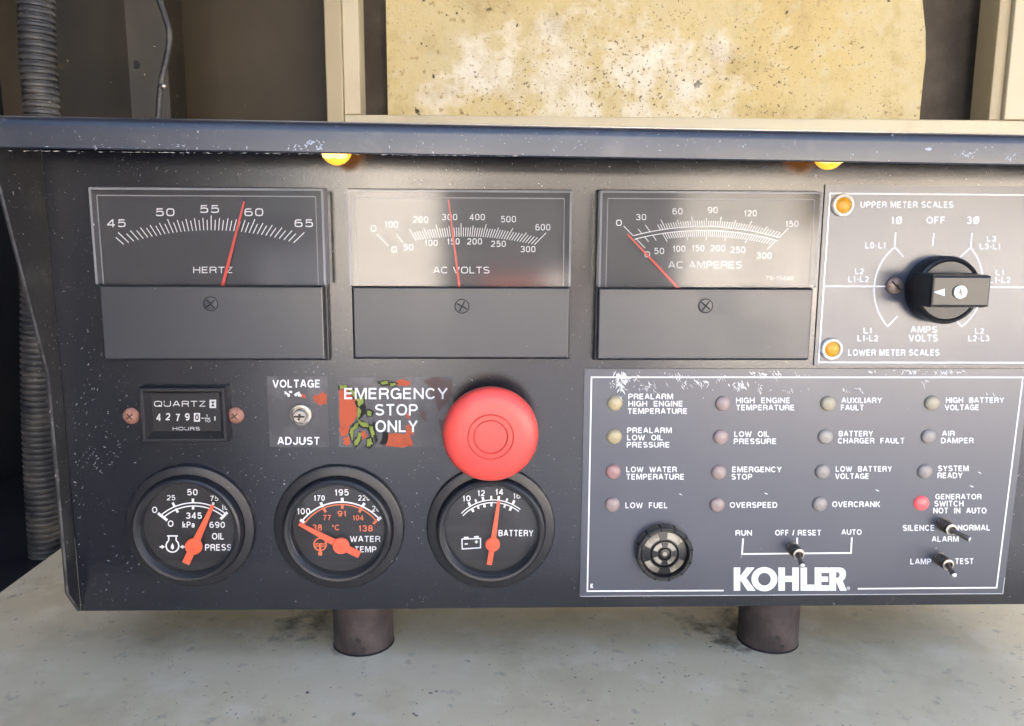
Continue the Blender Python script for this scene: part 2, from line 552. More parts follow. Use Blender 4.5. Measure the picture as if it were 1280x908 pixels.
def letter(c, euro):
    n = 3.2 if euro else 2.1

    def ell(cx, cy, rx, ry, a0, a1, k=16, n=n):
        out = []
        for i in range(k + 1):
            t = R(a0 + (a1 - a0) * i / k)
            cc, ss = math.cos(t), math.sin(t)
            out.append((cx + rx * math.copysign(abs(cc) ** (2 / n), cc), cy + ry * math.copysign(abs(ss) ** (2 / n), ss)))
        return out
    bowl = lambda x, y0, y1: [(0, y1), (x, y1)] + ell(x, (y0 + y1) / 2, 1 - x, (y1 - y0) / 2, 80, -80, 8) + [(x, y0), (0, y0)]
    G = {
        'A': [[(0, 0), (.42, 1), (.58, 1), (1, 0)], [(.18, .31), (.82, .31)]],
        'B': [[(0, 0), (0, 1)], bowl(.55, .52, 1), bowl(.55, 0, .52)],
        'C': [ell(.5, .5, .5, .5, 38, 322, 20)],
        'D': [[(0, 0), (0, 1), (.42, 1)] + ell(.42, .5, .58, .5, 80, -80, 12) + [(.42, 0), (0, 0)]],
        'E': [[(1, 1), (0, 1), (0, 0), (1, 0)], [(0, .52), (.92, .52)]],
        'F': [[(1, 1), (0, 1), (0, -.09)], [(0, .50), (.88, .50)]],
        'G': [ell(.5, .5, .5, .5, 38, 335, 20) + [(.97, .46), (.56, .46)], [(1, .5), (1, -.05)]],
        'H': [[(0, -.09), (0, 1.09)], [(1, -.09), (1, 1.09)], [(0, .52), (1, .52)]],
        'I': [[(.5, -.09), (.5, 1.09)]],
        'J': [[(1, 1.09), (1, .3)] + ell(.5, .3, .5, .3, 0, -180, 10)],
        'K': [[(0, -.09), (0, 1.09)], [(.98, 1.06), (.05, .36)], [(.34, .58), (1, -.06)]],
        'L': [[(0, 1.09), (0, 0), (1, 0)]],
        'M': [[(0, -.09), (0, 1), (.12, 1), (.5, .02), (.88, 1), (1, 1), (1, -.09)]],
        'N': [[(0, -.09), (0, 1.09)], [(1, -.09), (1, 1.09)], [(.0, 1.0), (1, .0)]],
        'O': [ell(.5, .5, .5, .5, 0, 360, 28)],
        'P': [[(0, -.09), (0, 1)], bowl(.55, .44, 1)],
        'Q': [ell(.5, .5, .5, .5, 0, 360, 28), [(.6, .25), (1.0, -.06)]],
        'R': [[(0, -.09), (0, 1)], bowl(.55, .48, 1), [(.55, .48), (.86, .42), (.93, .25), (1, -.08)]],
        'S': [ell(.5, .76, .48, .24, 28, 180, 10) + [(.04, .66), (.2, .56), (.8, .46), (.97, .36)] + ell(.5, .25, .5, .25, 0, -155, 12)],
        'T': [[(-.06, 1), (1.06, 1)], [(.5, 1), (.5, -.09)]],
        'U': [[(0, 1.09), (0, .36)] + ell(.5, .36, .5, .36, 180, 360, 14) + [(1, .36), (1, 1.09)]],
        'V': [[(-.04, 1.05), (.44, 0), (.56, 0), (1.04, 1.05)]],
        'W': [[(-.02, 1.05), (.22, 0), (.28, 0), (.5, .95), (.72, 0), (.78, 0), (1.02, 1.05)]],
        'X': [[(0, 1.06), (1, -.06)], [(1, 1.06), (0, -.06)]],
        'Y': [[(-.02, 1.06), (.5, .44), (1.02, 1.06)], [(.5, .44), (.5, -.09)]],
        'Z': [[(.02, 1), (.94, 1), (.06, 0), (1, 0)]],
        '0': [ell(.5, .5, .5, .5, 0, 360, 24)],
        '1': [[(.0, .74), (.42, .78), (.68, 1.06)], [(.72, 1.06), (.72, -.09)]],
        '2': [ell(.5, .72, .48, .28, 165, -15, 12) + [(.86, .5), (.06, .1), (0, 0), (1, 0)]],
        '3': [ell(.47, .76, .46, .24, 165, -78, 12) + [(.4, .52)], [(.4, .52)] + ell(.47, .26, .51, .26, 78, -165, 12)],
        '4': [[(.74, -.09), (.74, 1), (.68, 1), (0, .30), (0, .24), (1.05, .24)]],
        '5': [[(.92, 1), (.14, 1), (.06, .50)] + ell(.48, .32, .52, .32, 130, -150, 16)],
        '6': [ell(.5, .5, .5, .5, 50, 200, 14)[:-1] + ell(.5, .30, .5, .30, 180, 520, 20)],
        '7': [[(0, 1), (1, 1), (.62, .55), (.36, -.08)]],
        '8': [ell(.5, .76, .43, .24, 0, 360, 18), ell(.5, .26, .5, .26, 0, 360, 18)],
        '9': [ell(.5, .5, .5, .5, 230, 380, 14)[:-1] + ell(.5, .70, .5, .30, 0, 340, 20)],
        '-': [[(0, .42), (1, .42)]],
        '/': [[(0, -.06), (1, 1.06)]],
        '°': [ell(.5, .85, .45, .15, 0, 360, 14)],
        'Ø': [ell(.5, .5, .44, .5, 0, 360, 24), [(.02, -.04), (.98, 1.04)]],
        'k': [[(0, -.09), (0, 1.09)], [(.85, .68), (.1, .26)], [(.3, .40), (.95, -.06)]],
        'a': [[(.06, .55), (.25, .68), (.7, .68), (.88, .55), (.88, 0)], ell(.45, .2, .43, .2, 0, 360, 14)],
    }
    return G.get(c, [])


def empty(name, loc, label, cat, group=None):
    o = bpy.data.objects.new(name, None)
    o.empty_display_size = 0.02
    COL.objects.link(o)
    o.location = Vector(loc) * MM
    WO[o.name] = Vector(loc)
    return tag(o, label, cat, group)


def tag(o, label=None, cat=None, group=None, kind=None):
    for k, v in (('label', label), ('category', cat), ('group', group), ('kind', kind)):
        if v:
            o[k] = v
    return o


def circ3(a, b, c):
    (ax, ay), (bx, by), (cx, cy) = a, b, c
    d = 2 * (ax * (by - cy) + bx * (cy - ay) + cx * (ay - by))
    ux = ((ax * ax + ay * ay) * (by - cy) + (bx * bx + by * by) * (cy - ay) + (cx * cx + cy * cy) * (ay - by)) / d
    uy = ((ax * ax + ay * ay) * (cx - bx) + (bx * bx + by * by) * (ax - cx) + (cx * cx + cy * cy) * (bx - ax)) / d
    return ux, uy, math.hypot(ax - ux, ay - uy)


def arc_pts(a, b, c, n=24):
    ux, uy, r = circ3(a, b, c)
    t0, t1, t2 = [math.atan2(p[1] - uy, p[0] - ux) for p in (a, b, c)]
    while t1 < t0: t1 += 2 * math.pi
    while t2 < t0: t2 += 2 * math.pi
    if t1 > t2:
        t2 -= 2 * math.pi
    return [(ux + r * math.cos(t0 + (t2 - t0) * i / n), uy + r * math.sin(t0 + (t2 - t0) * i / n)) for i in range(n + 1)]


def on_arc(piv, ang, circle):
    """where the ray from piv at ang (degrees from straight up, clockwise) meets the circle, upper hit."""
    ux, uy, r = circle
    dx, dy = math.sin(R(ang)), -math.cos(R(ang))
    fx, fy = piv[0] - ux, piv[1] - uy
    b = fx * dx + fy * dy
    c = fx * fx + fy * fy - r * r
    t = -b + math.sqrt(max(b * b - c, 0))
    return (piv[0] + dx * t, piv[1] + dy * t), (dx, dy)


# ------------------------------------------------------------------ setting: deck, ground, enclosure
PB = P(640, 760)                        # bottom of the front sheet
ZB = PB.z
ZF = ZB - 33.0                          # top of the deck
XS = PZ(40, 712, ZF).x                  # left edge of the deck
m = MB().box(XS, 900, -130, 520, ZF - 14, ZF)
fo = ((XS + 900) / 2, 195.0)
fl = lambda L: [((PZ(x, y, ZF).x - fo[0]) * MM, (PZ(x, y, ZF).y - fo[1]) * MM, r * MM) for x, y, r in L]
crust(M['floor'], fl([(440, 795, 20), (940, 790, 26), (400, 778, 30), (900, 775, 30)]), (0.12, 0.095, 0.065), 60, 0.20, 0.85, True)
crust(M['floor'], fl([(1100, 800, 60), (250, 770, 50), (700, 770, 60), (1020, 850, 40)]), (0.50, 0.42, 0.25), 30, 0.25, 0.5, True)
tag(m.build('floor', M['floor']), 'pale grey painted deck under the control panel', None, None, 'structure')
m = MB().add([(-60000, -60000, -1100), (60000, -60000, -1100), (60000, 60000, -1100), (-60000, 60000, -1100)], [(0, 1, 2, 3)])
tag(m.build('ground', M['ground']), 'dark asphalt yard', None, None, 'structure')

YW = 420.0
# near-black wall paints the unlit interior and runs forward to darken reflections
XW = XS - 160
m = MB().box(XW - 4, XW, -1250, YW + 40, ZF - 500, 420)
tag(m.build('shade_side_wall', M['side']), 'side wall left of the panel, coloured black for unlit space and to darken reflections', 'wall')
m = MB().box(XW - 4, 1300, -170, 330, 422, 440)
tag(m.build('shade_roof', M['cream']), 'unseen cream roof added above the control panel to shade it', 'roof')  # out of view, added to keep sun and sky off the panel
m = MB().box(XW - 4, 1300, YW + 60, YW + 64, -1099, 440)
tag(m.build('outer_shade_wall', M['cream']), 'unseen cream outer back wall added behind the frame to shade the panel', 'wall')  # out of view, added to hold the sun off the panel
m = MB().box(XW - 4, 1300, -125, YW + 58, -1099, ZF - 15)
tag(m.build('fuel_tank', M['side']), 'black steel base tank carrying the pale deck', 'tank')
bd = empty('reflected_building', (4500, -9000, -1100), 'unseen pale building with a wide dark doorway, added across the yard for its reflections', 'building')  # unseen, added and shaped for bright and dark reflections in panel and glass
MB().box(-1750, -600, -9300, -9000, -1100, 1500).build('wall', M['render'], bd)  # wall of the unseen added building
MB().box(-600, 2200, -9300, -9000, 900, 1500).build('reflected_lintel', M['render'], bd)
MB().box(2200, 14000, -9300, -9000, -1100, 1500).build('wall', M['reflected_render_grey'], bd)  # wall of the unseen added building
MB().box(-600, 2200, -9700, -9600, -1100, 900).build('reflected_doorway', M['dial'], bd)  # dark recess placed to darken the middle of the glass reflections
MB().box(-2900, 14300, -9500, -8800, 1502, 1650).build('reflected_eaves', M['cream'], bd)
for x in (3600, 7800):
    w = MB().box(x, x + 1300, -8999, -8960, 150, 1100).build('reflected_window', M['cream'], bd)
    MB().box(x + 80, x + 1220, -8958, -8955, 230, 1020).build('pane', M['dial'], w)
m = MB().box(1750, 9000, -7120, -7000, -1099, -20).box(1730, 9020, -7140, -6980, -18, 30)
tag(m.build('reflected_low_wall', M['reflected_white']), 'unseen low whitewashed wall added across the yard for a bright reflection', 'low wall')  # unseen, added as a bright reflection in the meter glass
br = empty('reflected_barrier', (270, -6000, -1099), 'unseen orange board with a white end, added in the yard for its reflection', 'barrier')  # unseen, added to give the glass an orange reflected streak
MB().box(-80, 430, -6030, -6000, -430, -345, 6).build('board', M['orange_patch'], br)  # board of the unseen added barrier
MB().box(431, 640, -6030, -6000, -430, -290, 6).build('reflected_board_end', M['reflected_white'], br)
for x in (-20, 540):
    MB().box(x, x + 40, -6060, -6032, -1099, -290).build('reflected_leg', M['rubber'], br)

b = P(409, 80, YW)
m = MB().box(XW, b.x, YW, YW + 4, ZF - 500, 420)
tag(m.build('back_wall', M['dark_sheet']), 'dark olive brown sheet wall behind the hood at upper left', 'wall')

# upright steel post with worn edges
yp = 300.0
x0, x1, x2 = P(72, 70, yp).x, P(160, 70, yp).x, P(196, 70, yp).x
m = MB()
m.add([(x0, yp + 40, ZF - 400), (x0, yp, ZF - 400), (x1, yp, ZF - 400), (x2, yp + 22, ZF - 400), (x2, yp + 60, ZF - 400),
       (x0, yp + 40, 420), (x0, yp, 420), (x1, yp, 420), (x2, yp + 22, 420), (x2, yp + 60, 420)],
      [(0, 1, 6, 5), (1, 2, 7, 6), (2, 3, 8, 7), (3, 4, 9, 8), (4, 0, 5, 9), (5, 6, 7, 8, 9), (4, 3, 2, 1, 0)])
post = m.build('steel_post', M['post'])
tag(post, 'dirty dark brown steel post with rusty edge beside the conduit', 'post')
c = P(167, 80, yp)
m = MB().lathe((c.x, yp + 4.0, c.z), [(3.4, 0), (3.4, 0.6)], 16, Vector((0.5, -1, 0)))
m.build('bolt_hole', M['black'], post)

# cable behind the hood
yc = 286.0
pts = [P(x, y, yc) for x, y in ((168, -330), (182, -120), (194, -20), (206, 20), (212, 45), (208, 75), (202, 100), (199, 130), (197, 170), (196, 240))]
sm = []
for i in range(len(pts) - 1):
    p0, p1, p2, p3 = pts[max(i - 1, 0)], pts[i], pts[i + 1], pts[min(i + 2, len(pts) - 1)]
    for k in range(6):
        t = k / 6
        sm.append(0.5 * ((2 * p1) + (p2 - p0) * t + (2 * p0 - 5 * p1 + 4 * p2 - p3) * t * t + (3 * p1 - p0 - 3 * p2 + p3) * t ** 3))
cab = MB().tube(sm, 2.4).build('electric_cable', M['hose'])
tag(cab, 'thin black cable hanging between post and dark sheet wall', 'cable')
c = P(204, 108, yc - 4)
MB().lathe((c.x, c.y, c.z), [(2.6, 0), (2.4, 1.2), (1.2, 2)], 12).build('clip', M['steel'], cab)


# corrugated conduit
def hose(name, path, rad, pitch, label):
    pts = [Vector(p) for p in path]
    dense = []
    for i in range(len(pts) - 1):
        p0, p1, p2, p3 = pts[max(i - 1, 0)], pts[i], pts[i + 1], pts[min(i + 2, len(pts) - 1)]
        for k in range(40):
            t = k / 40
            dense.append(0.5 * ((2 * p1) + (p2 - p0) * t + (2 * p0 - 5 * p1 + 4 * p2 - p3) * t * t + (3 * p1 - p0 - 3 * p2 + p3) * t ** 3))
    dense.append(pts[-1])
    out, rs, s, nxt, k = [], [], 0.0, 0.0, 0
    step = pitch / 6
    shape = [1.0, 1.0, 0.985, 0.88, 0.87, 0.975]
    for i in range(1, len(dense)):
        seg = (dense[i] - dense[i - 1]).length
        while nxt <= s + seg:
            out.append(dense[i - 1].lerp(dense[i], (nxt - s) / seg))
            rs.append(rad * shape[k % 6])
            k += 1
            nxt += step
        s += seg
    return tag(MB().tube(out, rs, 28).build(name, M['hose']), label, 'conduit')


yh = 190.0
hose('corrugated_conduit', [P(42, -330, yh), P(44, -120, yh), P(45, 0, yh), P(48, 80, yh), P(53, 150, yh), P(52, 250, yh), P(48, 400, yh), P(50, 560, yh), P(58, 700, yh), P(64, 800, yh)],
     11.6, 4.3, 'dusty grey corrugated conduit running down left of the panel')

# back opening: cream frame around a stained board
yf, yb = 380.0, 408.0
fr = empty('door_frame', (P(840, 150, yf).x, yf, ZF), 'cream painted steel frame around the stained board behind the hood', 'frame')
zt = 420.0
zs0, zs1 = P(800, 172, yf).z, P(800, 147, yf).z
xa, xb, xc = P(407, 90, yf - 6).x, P(428, 90, yf - 6).x, P(450, 90, yf).x
MB().box(xa, xb, yf - 6, yf + 40, ZF - 300, zt, 1.0).build('jamb', M['cream'], fr)
MB().box(xb + 0.1, xc, yf - 2, yf + 30, zs1 + .2, zt, 1.0).build('jamb_flange', M['cream_light'], fr)
xr = P(1400, 150, yf).x
m = MB().box(xb + 0.1, xr, yf - 2.5, yf + 30, zs0 - 60, zs1, 1.2)
m.build('sill', M['cream_light'], fr)
xd, xe = P(1242, 80, yf).x, P(1257, 80, yf).x
MB().box(xd, xe, yf - 1, yf + 30, zs1 + .2, zt, 1.0).build('jamb_flange', M['cream'], fr)
MB().box(xe + 0.1, P(1400, 80, yf).x, yf - 6, yf + 40, zs1 + .2, zt, 1.0).build('jamb', M['cream_light'], fr)
m = MB().box(xc - 20, xd + 20, yb + 22, yb + 26, zs0 - 60, zt)
tag(m.build('backing_sheet', M['gap']), 'dark foam backing showing in the gaps beside the stained board', 'backing')
# board with an uneven right edge
bl = P(484, 90, yb).x
edge = [(1148, 170), (1150, 140), (1154, 100), (1157, 75), (1157, 40), (1153, 0), (1150, -120)]
prof = [(P(x, y, yb).x, P(x, y, yb).z) for x, y in edge]
vs = [(bl, zs0 - 50)] + [(prof[0][0], zs0 - 50)] + prof + [(bl, prof[-1][1])]
bc = ((min(v[0] for v in vs) + max(v[0] for v in vs)) / 2, (min(v[1] for v in vs) + max(v[1] for v in vs)) / 2)


def spots(L):
    return [((P(x, y, yb).x - bc[0]) * MM, (P(x, y, yb).z - bc[1]) * MM, (P(x + r, y, yb).x - P(x, y, yb).x) * MM) for x, y, r in L]


crust(M['board'], spots([(700, 105, 150), (860, 120, 130), (600, 70, 70), (790, 60, 90), (560, 130, 60)]), (0.72, 0.68, 0.58), 26, 0.20, 0.85)
crust(M['board'], spots([(535, 60, 32), (600, 15, 50), (540, 118, 30), (990, 10, 60), (900, 75, 60), (690, 30, 40)]), (0.30, 0.21, 0.09), 60, 0.30, 0.4)
grit(M['board'], [(170, 0.63, (0.40, 0.30, 0.15), 7), (420, 0.64, (0.32, 0.235, 0.12), 9), (130, 0.68, (0.11, 0.08, 0.04), 9), (90, 0.71, (0.05, 0.038, 0.022), 14), (340, 0.64, (0.17, 0.12, 0.065), 11), (210, 0.72, (0.10, 0.075, 0.04), 0)])
n = len(vs)
m = MB().add([(x, yb, z) for x, z in vs] + [(x, yb + 14, z) for x, z in vs],
             [list(range(n)), list(range(2 * n - 1, n - 1, -1))] + [(i, i + n, (i + 1) % n + n, (i + 1) % n) for i in range(n)])
tag(m.build('insulation_board', M['board']), 'cream insulation board stained yellow and speckled with black dirt', 'board')

# ------------------------------------------------------------------ control panel: sheet, hood, wings, feet
XL = P(77, 480).x
XR = P(1345, 480).x
YH = -36.0                                # front of the hood lip
zlip0, zlip1 = P(640, 195.5, YH).z, P(640, 151, YH).z
ZT = zlip1 - 1.0
cp = empty('control_panel', ((XL + XR) / 2, 0, ZF), 'black generator control box with meters, round gauges, red stop button and alarm lamps', 'control panel')
m = MB().box(XL, XR, 0, 1.6, ZB, ZT - 4.0)
m.build('front_sheet', M['paint'], cp, (0, 0, 0))
m = MB().box(XL, XL + 1.6, 1.7, 90, ZB, ZT - 4.0).box(XR - 1.6, XR, 1.7, 90, ZB, ZT - 4.0).box(XL + 1.7, XR - 1.7, 1.7, 90, ZB, ZB + 1.6)
m.build('case', M['wing'], cp, (0, 0, 0))
# hood: top sheet bent down into a lip
prof = [(120, ZT), (YH + 5, ZT)]
for i in range(1, 8):
    a = R(90 * i / 7)
    prof.append((YH + 5 - 5 * math.sin(a), ZT - 5 + 5 * math.cos(a)))
prof += [(YH, zlip0 + 0.5), (YH + .4, zlip0), (YH + 1.3, zlip0), (YH + 1.6, zlip0 + .5), (YH + 1.6, ZT - 5)]
for i in range(6, -1, -1):
    a = R(90 * i / 7)
    prof.append((YH + 5 - 3.4 * math.sin(a), ZT - 5 + 3.4 * math.cos(a)))
prof.append((120, ZT - 1.6))
n = len(prof)
NX = 40
xs = [XL - 6 + (XR - XL + 12) * i / NX for i in range(NX + 1)]
m = MB()
vs = [(x, y, z - x * 0.0095) for x in xs for y, z in prof]
fs = []
for k in range(NX):
    for i in range(n):
        j = (i + 1) % n
        fs.append((k * n + i, k * n + j, (k + 1) * n + j, (k + 1) * n + i))
fs += [list(range(n))[::-1], [NX * n + i for i in range(n)]]
m.add(vs, fs, True)
hood = m.build('hood', M['hood'], cp, (0, 0, zlip0))


# side wings: gussets from the hood lip down to the foot of the sheet
def wing(X, t):
    pts = [PX(2, 232, XL), PX(62, 470, XL), PX(86, 742, XL)]
    yz = [(YH + 2.0, ZT - 5.6), (YH + 2.0, pts[0].z), (pts[1].y, pts[1].z), (pts[2].y, pts[2].z), (-0.3, ZB), (-0.3, ZT - 2.2)]
    k = len(yz)
    m = MB().add([(X, y, z) for y, z in yz] + [(X + t, y, z) for y, z in yz],
                 [list(range(k)), list(range(2 * k - 1, k - 1, -1))] + [(i, i + k, (i + 1) % k + k, (i + 1) % k) for i in range(k)])
    o = m.build('side_wing', M['wing'], cp, (X, 0, 0))
    m = MB()
    for (ya, za0), (yb1, zb1_) in zip(yz[1:4], yz[2:5]):
        q = [(X + t * a_, y - .05, z) for (y, z) in ((ya, za0), (yb1, zb1_)) for a_ in (.45, 1.0)]
        m.add(q, [(0, 1, 3, 2)])
    m.build('edge_wear_highlight', M['edge_highlight'], o)  # highlight on the wing's front edge, painted as a paler strip
    return o


wing(XL - 1.8, 1.8)
wing(XR, 1.8)


def foot(px, py):
    c = PZ(px, py, ZF)
    r = 16.2
    y = c.y
    o = MB().lathe((c.x, y, ZF), [(r - .6, 0), (r, 1.0), (r, ZB - ZF - 0.6)], 40, Vector((0, 0, 1)))
    o = o.build('mount', M['pipe'], cp)
    MB().lathe((c.x, y, ZF), [(r + .35, 0.05), (r + .35, .6), (r + .05, 1.0)], 40, Vector((0, 0, 1)), caps=False).build('base_gap_line', M['black'], o)  # thin black ring drawing the gap line at the mount's foot


foot(455, 802)
foot(959, 799)


# hood lamps
def hood_lamp(px, py):
    y = -17.0
    c = P(px, py, y)
    zb = c.z                                            # lowest point of the lens
    top = ZT - 1.7
    b = MB().lathe((c.x, y, top), [(8.2, 0), (8.2, top - zb - 11), (7.0, top - zb - 10.4)], 32, Vector((0, 0, -1))).build('hood_lamp', M['brass'], cp)
    pr = [(7.0, 0)] + [(7.0 * math.cos(R(a)), 2.6 + 7.4 * math.sin(R(a))) for a in (0, 15, 30, 45, 60, 75, 88)]
    MB().lathe((c.x, y, zb + 10), pr, 32, Vector((0, 0, -1))).build('lens', M['amber'], b)
    MB().lathe((c.x, y - 3.5, zb + 5.5), [(2.6, -5.2), (3.4, -2.2), (3.4, 2.2), (2.6, 5.2)], 16, Vector((1, 0, 0))).build('filament', M['filament'], b)
    return b


hood_lamp(421, 207.0)
hood_lamp(1035, 212.5)


# ------------------------------------------------------------------ the three rectangular meters
def z2(x0, y0, k):
    return lambda x, y: (x0 + x / k, y0 + y / k)


def meter(low, up, label, marks, needle, screw_pos, screw_rot):
    """low, up: photo boxes of the fronts of the lower cover and of the clear window."""
    yl, yu = -9.0, -13.0
    ym = (low[1] + low[3]) / 2
    X0, X1 = P(low[0], ym, yl).x, P(low[2], ym, yl).x
    zm, zbt = P((low[0] + low[2]) / 2, low[1], yl).z, P((low[0] + low[2]) / 2, low[3], yl).z
    xm = (up[0] + up[2]) / 2
    ym2 = (up[1] + up[3]) / 2
    U0, U1 = P(up[0], ym2, yu).x, P(up[2], ym2, yu).x
    ztp = P(xm, up[1], yu).z
    zul = P(xm, up[3], yu).z
    h = MB().box(X0 - 1.2, X1 + 1.2, -4.2, -0.05, zbt - 1.2, ztp + 1.2, 0.6).build('panel_meter', M['meter_black'], cp)
    h['label'] = label
    MB().box(X0 + .3, X1 - .3, -4.6, -4.25, zul - 3, ztp - .6).build('dial_face', M['dial_dusty'], h)
    k = MB()
    marks(k, -4.75)
    k.build('scale_markings', M['dialwhite'], h)
    k = MB()
    (ax, ay), (bx, by), w = needle
    L = math.hypot(bx - ax, by - ay)
    nx, ny = -(by - ay) / L, (bx - ax) / L
    A, B = P(ax, ay, -6.2), P(bx, by, -6.2)
    t = (A - B).normalized()
    s = Vector((t.z, 0, -t.x))
    u = Vector((0, -1, 0))
    vs = [B + s * .75 * w, B - s * .75 * w, A - s * .38 * w, A + s * .38 * w]
    k.add([v + u * .35 for v in vs] + vs, [(0, 3, 2, 1), (4, 5, 6, 7), (0, 1, 5, 4), (1, 2, 6, 5), (2, 3, 7, 6), (3, 0, 4, 7)])
    k.build('pointer', M['thinneedle'], h)
    # clear window: front pane and side walls
    k = MB().add([(U0, -4.7, zul), (U1, -4.7, zul), (U1, -4.7, ztp), (U0, -4.7, ztp), (U0, yu, zul), (U1, yu, zul), (U1, yu, ztp), (U0, yu, ztp)],
                 [(4, 5, 6, 7), (0, 4, 7, 3), (5, 1, 2, 6), (7, 6, 2, 3), (0, 1, 5, 4)])
    k.build('clear_cover', M['glass'], h)
    k = MB()
    o = yu - 0.15
    for (a0, a1, b0, b1) in ((U0, U1, ztp - .7, ztp), (U0, U0 + .7, zul, ztp - .7), (U1 - .7, U1, zul, ztp - .7),
                             (U0 + 3.2, U1 - 3.2, ztp - 3.5, ztp - 3.0), (U0 + 3.0, U0 + 3.4, zul, ztp - 3.5), (U1 - 3.4, U1 - 3.0, zul, ztp - 3.5)):
        k.box(a0, a1, o, o + .12, b0, b1)
    k.box(U0 - 0.35, U0 - 0.02, yu, -5, zul, ztp).box(U1 + 0.02, U1 + .35, yu, -5, zul, ztp).box(U0, U1, yu, -5, ztp + .02, ztp + .35)
    k.build('cover_edge', M['acryl'], h)
    lc = MB().box(X0, X1, yl, -4.3, zbt, zm - .1, 0.7).build('lower_cover', M['meter_cover'], h)
    c = P(*screw_pos, yl)
    k = MB().lathe((c.x, yl, c.z), [(3.4, 0.02), (3.4, 0.25), (3.1, 0.3)], 28)
    k.build('screw', M['meter_cover'], h)
    k = MB()
    for r0 in (0, 90):
        a = R(screw_rot + r0)
        d = Vector((math.cos(a), 0, math.sin(a)))
        e = Vector((-d.z, 0, d.x))
        q = [d * 2.7 + e * .32, d * 2.7 - e * .32, -d * 2.7 - e * .32, -d * 2.7 + e * .32]
        k.add([Vector((c.x, yl - .40 - .03 * (r0 > 0), c.z)) + v for v in q], [(0, 1, 2, 3)])
    for i in range(28):
        a0, a1 = 2 * math.pi * i / 28, 2 * math.pi * (i + 1) / 28
        k.add([(c.x + r * math.cos(a), yl - .36, c.z + r * math.sin(a)) for a, r in ((a0, 3.05), (a1, 3.05), (a1, 3.5), (a0, 3.5))], [(0, 1, 2, 3)])
    k.build('screw_slot', M['black'], h)
    return h


# hertz
zh = z2(100, 220, 3.782)


def hertz_marks(k, Y):
    piv = (264, 402)
    circ = circ3((160.8, 303.6), (262.1, 288), (361.8, 302.0))
    for i in range(-1, 41):
        a = -46.3 + 92.6 * i / 40
        (x, y), (dx, dy) = on_arc(piv, a, circ)
        L = 18.5 if i % 10 == 0 else (15.5 if i % 2 == 0 else 13.0)
        k.line((x, y), (x + dx * L, y + dy * L), 1.15, Y)
    for s, cx, cy, w in (('45', 145.5, 279.2, 23), ('50', 206.3, 265.5, 23.5), ('55', 261.8, 261.5, 24), ('60', 317.3, 265.5, 23.5), ('65', 379.7, 279.2, 23)):
        k.textc(s, cx, cy, w, 9.8, Y, 0.012)
    k.text('HERTZ', (241.5, 333.7, 290.9, 341.6), Y, 0.01)


meter((127, 357.5, 404.5, 449.5), (116, 236, 405, 356), 'hertz meter with orange pointer just short of 60', hertz_marks, ((305.5, 252), (278, 359), 1.0), (263.5, 380), 40)


def volt_marks(k, Y):
    piv = (577, 398)
    circ = circ3((487.4, 307.3), (576, 296), (662.7, 305))
    first = True
    for i in range(0, 61):
        if 1 <= i <= 9 and i not in (5,):
            continue
        a = -45.3 + 90 * i / 60
        (x, y), (dx, dy) = on_arc(piv, a, circ)
        L = 21 if i in (0, 60) else (16.5 if i % 10 == 0 else (14 if i % 5 == 0 else 11.5))
        k.line((x, y), (x + dx * L, y + dy * L), 0.95, Y)
    for s, cx, cy, w in (('0', 467, 285.6, 7), ('100', 489.3, 280.8, 16.5), ('200', 525.8, 274.7, 19), ('300', 562, 271.6, 19), ('400', 596.6, 271.6, 19), ('500', 635.5, 274.2, 19), ('600', 678.6, 284.3, 18.5)):
        k.textc(s, cx, cy, w, 7.8, Y, 0.006)
    for s, cx, cy, w in (('0', 492.7, 312, 7), ('50', 510.4, 309.1, 12.5), ('100', 539, 303.8, 16), ('150', 566.7, 302, 15.5), ('200', 593.2, 302, 18.5), ('250', 623, 305, 18.5), ('300', 660, 311.7, 18.5)):
        k.textc(s, cx, cy, w, 7.6, Y, 0.006)
    k.text('AC VOLTS', (541.6, 333.7, 611.7, 342.0), Y, 0.004)


meter((441.5, 359, 711, 448), (436, 238.5, 713.5, 358), 'AC volts meter with red pointer near mid scale', volt_marks, ((560.7, 250), (574.4, 360), 0.75), (577.5, 383), 62)


